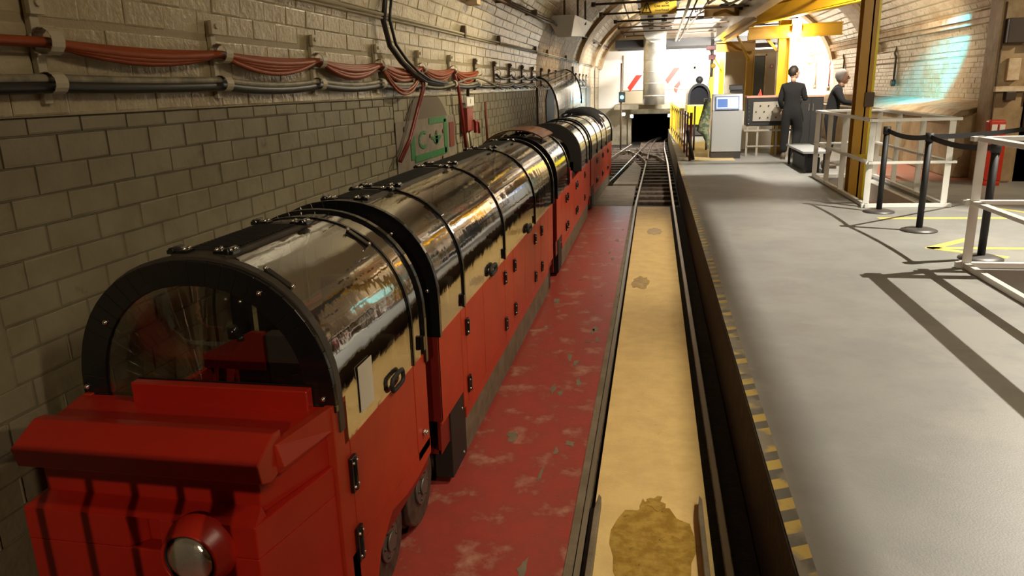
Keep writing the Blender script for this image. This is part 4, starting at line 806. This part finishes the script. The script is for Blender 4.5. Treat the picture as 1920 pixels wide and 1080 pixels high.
# camouflage jacket on hook
rk = thing('coat_stand', 'thin white hook rail holding the green jacket beside the kiosk', 'coat stand', (1.12, 16.05, .41)); MB().tube([(1.13, 16.1, .41), (1.13, 16.1, 1.62), (1.0, 16.1, 1.62), (1.0, 16.1, 1.55)], .013, 8).build('rail', 'white', rk)
jk = MB(); prev = None
for a_, b_, mt_ in (((1.04, 16.0, 1.60), (1.03, 16.0, .95), 0),):
    rows = []
    for i, (z, hw_, cx) in enumerate(((1.58, .04, 1.06), (1.52, .09, 1.05), (1.35, .12, 1.03), (1.15, .15, 1.01), (.98, .17, 1.0), (.90, .10, 1.06), (.78, .07, 1.09), (.62, .04, 1.11))):
        rows.append([(cx + .72 * hw_ * math.cos(t) * (1 + .15 * math.sin(3 * t + i)), 16.0 + .06 * math.sin(t), z) for t in [2 * math.pi * q / 14 for q in range(14)]])
    vs = [v for r_ in rows for v in r_]; jk.add(vs, [(j * 14 + i, j * 14 + (i + 1) % 14, (j + 1) * 14 + (i + 1) % 14, (j + 1) * 14 + i) for j in range(7) for i in range(14)], True)
jo = jk.build('jacket', 'camo'); solo(jo, 'green camouflage jacket hanging beside the grey kiosk', 'jacket')
# yellow slatted safety fence along platform end
fe = thing('safety_fence', 'yellow and orange upright slat fence beside the sunken track', 'fence', (.62, 20, .41))
for q in range(11):
    y = 15.75 + q * .95; xf = .735 - .0215 * (y - 15.7); MB().box(xf - .018, xf + .018, y, y + .05, .392, 1.33).build('slat', ['amber', 'yellow', 'bright_yellow'][q % 3] if q > 2 else 'rust', fe)
MB().bar((.745, 15.8, 1.24), (.545, 25.2, 1.24), .02, .04).bar((.745, 15.8, .6), (.545, 25.2, .6), .02, .04).build('fence_rail', 'brown_metal', fe)
MB().cyl((.735, 15.68, .41), (.735, 15.68, 1.36), .03, 10).build('end_post', 'rust', fe)
solo(MB().box(.50, .74, 15.55, 27.4, -.16, .39).build('fence_kerb', 'portal', bevel=.01), 'grey concrete kerb wall under the yellow fence', 'kerb')
solo(MB().tube([(.80, 15.62, .43), (.66, 15.6, 1.02)], .032, 8).build('leaning_post', 'matt_black'), 'black post leaning against the end of the yellow fence', 'post')
# far yellow locomotive
lo = thing('yellow_locomotive', 'small yellow fronted locomotive with an arched windscreen behind the kiosk', 'locomotive', (1.3, 24, .41))
LXc = 1.28; 
def arc2(hw, z0, zs, top, n=14): return [(LXc + hw, z0)] + [(LXc + hw * math.cos(math.pi * i / n), zs + (top - zs) * math.sin(math.pi * i / n)) for i in range(n + 1)] + [(LXc - hw, z0)]
A1, A2 = arc2(.32, 1.3, 1.55, 1.93), arc2(.26, 1.3, 1.55, 1.86)
mb = MB()
for i in range(len(A1) - 1): mb.prism([A1[i], A1[i + 1], A2[i + 1], A2[i]], 'y', 23.0, 24.6)
mb.build('cab_hood', 'beam_grey', lo)
mb = MB()
for i in range(len(A1) - 1): mb.prism([A1[i], A1[i + 1], A2[i + 1], A2[i]], 'y', 22.95, 23.0)
mb.build('cab_rim', 'matt_black', lo); MB().prism(A2, 'y', 23.05, 23.06).build('windscreen', 'window_dark', lo)
MB().box(LXc - .33, LXc + .33, 22.85, 24.6, .75, 1.32).build('nose', 'bright_yellow', lo, .03); MB().box(LXc - .3, LXc + .3, 22.95, 24.6, .413, .75).build('chassis', 'kiosk_dark', lo)
MB().ball((LXc + .02, 23.5, 2.02), .11, 12, 8).build('driver_cap', 'matt_black', lo)
hb2 = thing('gate_hoop', 'dark tubular barrier hoop in front of the yellow locomotive', 'barrier', (1.0, 18, .41)); MB().tube([(.92, 18, .41), (.92, 18, 1.42), (1.2, 18, 1.42), (1.2, 18, .41)], .022, 8).tube([(.92, 18, .75), (1.2, 18, .75)], .015, 7).build('tube_frame', 'brown_metal', hb2)
# control desk
cd = thing('control_desk', 'black control desk with a grey switch panel on a metal stand', 'control desk', (2.3, 16.6, .41))
MB().box(1.90, 2.86, 16.5, 16.95, 1.03, 1.60).build('desk_case', 'matt_black', cd, .015); MB().box(1.88, 2.88, 16.48, 17.0, 1.60, 1.64).build('desk_top', 'pink', cd, .006)
cp = MB().box(2.02, 2.78, 16.47, 16.50, 1.13, 1.52).build('switch_panel', 'panel_grey', cd)
mb = MB()
for i in range(9):
    for j in range(3): 
        if (i + j) % 2: mb.cyl((2.08 + i * .08, 16.47, 1.20 + j * .12), (2.08 + i * .08, 16.45, 1.20 + j * .12), .015, 8)
mb.build('switches', 'matt_black', cp); stuff(cp.children[0])
mb = MB()
for z in (1.08, 1.16, 1.24, 1.32, 1.4, 1.48): mb.ball((1.945, 16.495, z), .014, 6, 4)
mb.build('rivets', 'chrome', cd)
for x in (1.93, 2.14, 2.52, 2.82): MB().box(x - .02, x + .02, 16.52, 16.56, .41, 1.03).build('leg', 'beam_grey', cd)
MB().box(1.86, 2.86, 16.5, 16.54, .92, .96).box(1.93, 2.82, 16.5, 16.54, .60, .63).build('stand_rail', 'beam_grey', cd)
solo(MB().box(1.8, 2.95, 18.2, 18.26, .42, 1.28).build('added_backdrop', 'white_wall', bevel=.005), 'white board added for the bright lit background behind the control desk', 'board')  # added board, stands in for the brightly lit background
solo(MB().prism([(2.12, 1.64), (2.2, 1.64), (2.165, 1.78)], 'y', 16.6, 16.66).build('red_cone', 'chev'), 'tiny red cone on the pink top of the control desk', 'cone')
bc = thing('black_cabinet', 'tall black cupboard with two steel handles right of the standing man', 'cabinet', (3.12, 16.6, .41))
MB().box(2.88, 3.36, 16.3, 16.8, .41, 1.60).build('cabinet_body', 'matt_black', bc, .01); MB().box(2.86, 3.38, 16.28, 16.82, 1.60, 1.63).build('cabinet_top', 'pink', bc)
MB().box(2.90, 3.115, 16.285, 16.30, .5, 1.58).build('door', 'matt_black', bc, .004); MB().box(3.125, 3.34, 16.285, 16.30, .5, 1.58).build('door', 'matt_black', bc, .004)
for x in (3.08, 3.16): MB().box(x - .008, x + .008, 16.265, 16.285, 1.33, 1.47).build('handle', 'chrome', bc)
lb = thing('low_bench', 'low dark bench with a pale top beyond the near railing', 'bench', (2.85, 13.9, .41))
MB().box(2.46, 2.88, 13.2, 14.9, .74, .78).build('bench_top', 'kiosk', lb, .006)
for x in (2.50, 2.80):
    for y in (13.25, 14.8): MB().box(x, x + .04, y, y + .04, .41, .74).build('leg', 'matt_black', lb)
MB().box(2.56, 2.78, 13.4, 14.7, .41, .66).build('under_box', 'matt_black', lb, .01)
# ------------------------------------------------------------------ railings
def railing(root, segs, top=1.45, mid=.95):
    for (a_, b_, posts, ext) in segs:
        a_ = Vector(a_); b_ = Vector(b_); d = (b_ - a_).normalized(); nrm = Vector((-d.y, d.x))
        def line(z, w_, h_, nm):
            e = d * ext; MB().bar((a_.x - e.x, a_.y - e.y, z), (b_.x + e.x, b_.y + e.y, z), w_, h_).build(nm, 'rail_white', root, .003)
        line(top, .075, .035, 'top_rail'); line(mid, .06, .03, 'middle_rail'); line(PZ + .025, .05, .045, 'toe_rail')
        for t in posts:
            p = a_.lerp(b_, t); MB().box(p.x - .035, p.x + .035, p.y - .006, p.y + .006, PZ, top).box(p.x - .006, p.x + .006, p.y - .0, p.y + .05, PZ, top).build('post', 'rail_white', root, .002)
r1 = thing('guard_railing', 'pale grey metal guard railing around the pit with the amber column', 'railing', (3.0, 11, .41), 'pale grey guard railings')
railing(r1, [((2.56, 9.60), (2.56, 12.72), (0.006, .43, .72, .995), .05), ((2.56, 9.60), (3.47, 9.66), (.97,), .06), ((3.47, 9.66), (3.47, 12.72), (.35, .68, .995), .03), ((2.56, 12.72), (3.47, 12.72), (.5,), .03)])
r2 = thing('guard_railing', 'pale grey metal guard railing at the right edge, nearest the viewer', 'railing', (3.5, 5, .41), 'pale grey guard railings')
railing(r2, [((2.53, 6.48), (2.53, 1.6), (.006, .52, .99), .07), ((2.53, 6.48), (6.0, 6.52), (.5, .98), .07)])
# stanchions
for i, (x, y, nx, lab) in enumerate(((2.62, 9.27, 0, 'black belt post touching the near corner of the pit railing'), (2.69, 8.10, 1, 'black belt post standing alone between the two railings'), (2.78, 6.82, 2, 'black belt post behind the nearest railing corner'))):
    st = thing('belt_post', lab, 'barrier post', (x, y, PZ), 'black retractable belt posts')
    MB().tube([(x, y, PZ), (x, y, PZ + .012), (x, y, PZ + .03), (x, y, PZ + .036)], [.172, .172, .12, .035], 32).build('base', 'hub', st)
    MB().cyl((x, y, PZ + .03), (x, y, PZ + .90), .031, 18).build('pole', 'matt_black', st); MB().cyl((x, y, PZ + .90), (x, y, PZ + .985), .040, 18).build('belt_head', 'matt_black', st)
    nxt = [(2.69, 8.10), (2.78, 6.82), (4.45, 9.5)][i]
    if i < 2:
        mb = MB(); pp_ = sag((x, y, PZ + .945), (nxt[0], nxt[1], PZ + .945), .04, 8)
        for a_, b_ in zip(pp_[:-1], pp_[1:]): mb.bar(a_, b_, .004, .05)
        mb.build('belt', 'matt_black', st)
    else:
        mb = MB(); pp_ = sag((2.69, 8.10, PZ + .945), (4.6, 9.9, PZ + .945), .03, 8)
        for a_, b_ in zip(pp_[:-1], pp_[1:]): mb.bar(a_, b_, .004, .05)
        ob = mb.build('barrier_belt', 'matt_black'); solo(ob, 'black webbing belt running off to the right from the middle post', 'belt')
# visitor barrier behind the viewer's left, out of frame: it throws the bars of shade on the carriage nose
vb = thing('visitor_barrier', 'upright barred barrier standing before the train nose, outside the view', 'barrier', (-1.2, 0.3, 0))
MB().box(-1.683, -0.647, 0.27999999999999997, 0.32, 1.369, 1.429).build('top_rail', 'matt_black', vb, .004)
for q in range(8): MB().box(-0.834 - q * .098, -0.834 + .013 - q * .098, 0.294, 0.306, -.004, 1.369).build('bar', 'matt_black', vb)
MB().box(-0.758, -0.722, 0.27999999999999997, 0.32, -.004, 1.389).build('end_post', 'matt_black', vb)
# unseen lamp heads at every spot, added fills included
for i, (p, to) in enumerate(LAMPS):
    d = (to - p).normalized(); t = thing('unseen_spotlight', ORD[i] + ' black ceiling spotlight counted from above the platform, unseen, put in for its light', 'lamp', p, 'ceiling spotlights')
    b0 = p - d * .30; MB().tube([b0, p - d * .16], [.05, .07], 14).tube([p - d * .16, p - d * .05], .075, 14, False).build('lamp_body', 'matt_black', t)
t = thing('added_light_blocker', 'black plate added out of view to block the main spotlight', 'light blocker', (3.98, 7.4, 3.67))
MB().box(3.97, 3.98, 5.8, 9.0, 3.642, 4.55).build('plate', 'matt_black', t)  # added only to keep the main light off the track bed
t = thing('added_light_blocker', 'long black plate added out of view to block the track spotlights', 'light blocker', (2.4, 6, 3.63))
MB().box(1.94, 3.1, 2.2, 9.8, 3.62, 3.63).build('plate', 'matt_black', t)  # added only to keep the track lamps off the platform
# ------------------------------------------------------------------ people
def person(label, base, facing, J, mats, head, hair_mt, hands, boots):
    """J: skeleton points (local: x right, y forward, z up), edges and radii; skin modifier, one continuous body"""
    root = thing('person', label, 'person', base); root.rotation_euler.z = facing; root['org'] = [0, 0, 0]
    names = list(J); me = bpy.data.meshes.new('body'); vs = [J[k_][0] for k_ in names]; idx = {k_: i for i, k_ in enumerate(names)}
    es = [(idx[J[k_][2]], idx[k_]) for k_ in names if J[k_][2]]
    me.from_pydata(vs, es, []); me.update(); o = bpy.data.objects.new('body', me); COL.objects.link(o); o.parent = root
    sk = o.modifiers.new('skin', 'SKIN'); sk.use_smooth_shade = True
    for i, k_ in enumerate(names):
        sv = me.skin_vertices[0].data[i]; r_ = J[k_][1]; sv.radius = r_ if isinstance(r_, tuple) else (r_, r_); sv.use_root = (i == 0)
    ss = o.modifiers.new('sub', 'SUBSURF'); ss.levels = 2; ss.render_levels = 2; me.materials.append(M[mats])
    hx, hy, hz, yaw = head; H = Matrix.Translation((hx, hy, hz)) @ Matrix.Rotation(yaw, 4, 'Z')
    def hp(mb, name, mt_):
        ob = mb.build(name, mt_); ob.parent = root; ob.matrix_local = H; return ob
    mb = MB().ball((0, 0, 0), .1, 18, 14, (.78, .98, 1.18)).ball((0, .05, -.06), .055, 12, 8, (.9, .8, .9)).tube([(0, -.01, -.17), (0, -.01, -.08)], .052, 12)
    hd = hp(mb, 'head', 'skin')
    f_ = MB().ball((0, .105, -.01), .018, 8, 6, (.8, 1, 1.4)); nose = f_.build('nose', 'skin'); nose.parent = hd
    f_ = MB().ball((.078, .0, -.01), .022, 8, 6, (.4, .8, 1.3)).ball((-.078, .0, -.01), .022, 8, 6, (.4, .8, 1.3)); e = f_.build('ears', 'skin'); e.parent = hd
    f_ = MB().ball((.032, .088, .015), .011, 8, 6).ball((-.032, .088, .015), .011, 8, 6); e = f_.build('eyes', 'matt_black'); e.parent = hd
    f_ = MB().box(-.022, .022, .088, .098, -.062, -.054); e = f_.build('mouth', 'dark_red'); e.parent = hd
    mb = MB().ball((0, -.018, .03), .108, 18, 14, (.84, .98, 1.08)); hh = mb.build('hair', hair_mt)
    for v in hh.data.vertices:
        if v.co.y > .03 and v.co.z < .075: v.co.y = .03 + (v.co.y - .03) * .15; v.co.x *= .96
        v.co += Vector((U(-.004, .004), U(-.004, .004), U(-.004, .004)))
    hh.parent = hd
    for (hl, dr) in hands:
        mh = bpy.data.meshes.new('hand'); p = Vector(hl); d = Vector(dr).normalized(); s2 = d.orthogonal().normalized(); vs = [p, p + d * .05, p + d * .09]; es = [(0, 1), (1, 2)]; rr = [.028, .036, .034]
        for q in range(4):
            b0 = len(vs); off_ = s2 * (.027 - .018 * q); ln = (.06, .07, .066, .052)[q]; cu = d.cross(s2) * .018
            vs += [p + d * .10 + off_, p + d * (.10 + ln * .6) + off_ + cu * .3, p + d * (.10 + ln) + off_ + cu * 1.3]; es += [(2, b0), (b0, b0 + 1), (b0 + 1, b0 + 2)]; rr += [.0105, .0095, .008]
        b0 = len(vs); vs += [p + d * .04 + s2 * .045, p + d * .08 + s2 * .066]; es += [(1, b0), (b0, b0 + 1)]; rr += [.012, .01]
        mh.from_pydata([tuple(v) for v in vs], es, []); mh.update(); oh = bpy.data.objects.new('hand', mh); COL.objects.link(oh); oh.parent = root
        sk = oh.modifiers.new('skin', 'SKIN'); sk.use_smooth_shade = True
        for i, r_ in enumerate(rr): mh.skin_vertices[0].data[i].radius = (r_, r_)
        mh.skin_vertices[0].data[0].use_root = True; oh.modifiers.new('sub', 'SUBSURF').render_levels = 1; mh.materials.append(M['skin'])
    for b_ in boots:
        x, y, z, ya = b_; mb = MB().ball((0, .07, .045), .05, 14, 8, (.92, 2.3, .9)).ball((0, -.02, .07), .055, 12, 8, (.9, 1.1, 1.25)).prism([(-.045, -.07), (.045, -.07), (.05, .12), (.03, .18), (-.03, .18), (-.05, .12)], 'z', .0, .02)
        ob = mb.build('boot', 'boot'); ob.parent = root; ob.matrix_local = Matrix.Translation((x, y, z)) @ Matrix.Rotation(ya, 4, 'Z')
    return root
# man seen from behind, head turned to the right, left leg bent against the desk; hand near chin
J = dict(pel=((0, 0, .92), (.165, .12), None), wa=((0, 0, 1.08), (.15, .11), 'pel'), ch=((0, -.01, 1.28), (.18, .12), 'wa'), up=((0, -.01, 1.42), (.15, .10), 'ch'), nk=((0, 0, 1.50), (.062, .062), 'up'),
 sl=((-.17, -.01, 1.41), .07, 'up'), el=((-.23, .0, 1.14), .052, 'sl'), wl=((-.19, .16, .98), .038, 'el'), sr=((.17, -.01, 1.41), .07, 'up'), er=((.24, .05, 1.15), .052, 'sr'), wr=((.16, .22, 1.26), .038, 'er'),
 hl=((-.09, 0, .86), (.11, .11), 'pel'), kl=((-.10, .02, .50), (.078, .085), 'hl'), al=((-.10, -.02, .12), (.07, .075), 'kl'), hr=((.09, 0, .86), (.11, .12), 'pel'), kr=((.14, .13, .53), (.082, .10), 'hr'), ar=((.10, -.03, .20), (.068, .075), 'kr'))
person('man in black coveralls standing with his back to us at the desk', (2.66, 15.75, PZ), math.radians(-14), J, 'overall', (0, .02, 1.66, math.radians(-50)), 'hair', [((-.185, .18, .965), (.1, .6, -.8)), ((.155, .235, 1.27), (-.3, .4, 1))], [(-.10, -.02, 0, .1), (.12, -.02, .02, -.3)])
J2 = dict(pel=((0, 0, .88), (.165, .13), None), wa=((0, .02, 1.05), (.16, .12), 'pel'), ch=((0, .05, 1.24), (.18, .12), 'wa'), up=((0, .08, 1.36), (.15, .10), 'ch'), nk=((0, .11, 1.43), (.06, .06), 'up'),
 sl=((-.18, .07, 1.34), .07, 'up'), el=((-.25, .17, 1.14), .052, 'sl'), wl=((-.14, .36, 1.10), .038, 'el'), sr=((.18, .07, 1.34), .07, 'up'), er=((.25, .17, 1.14), .052, 'sr'), wr=((.14, .36, 1.12), .038, 'er'),
 hl=((-.09, 0, .84), (.11, .11), 'pel'), kl=((-.10, .03, .48), (.07, .07), 'hl'), al=((-.10, -.02, .10), (.05, .05), 'kl'), hr=((.09, 0, .84), (.11, .11), 'pel'), kr=((.10, .03, .48), (.07, .07), 'hr'), ar=((.10, -.02, .10), (.05, .05), 'kr'))
person('grey-haired man in a dark jacket half hidden behind the amber column', (3.04, 14.1, PZ), math.radians(-100), J2, 'overall', (0, .14, 1.55, 0), 'grey_hair', [((-.13, .38, 1.10), (.3, .9, 0)), ((.13, .38, 1.12), (-.3, .9, 0))], [(-.10, -.02, 0, 0), (.10, -.02, 0, 0)])
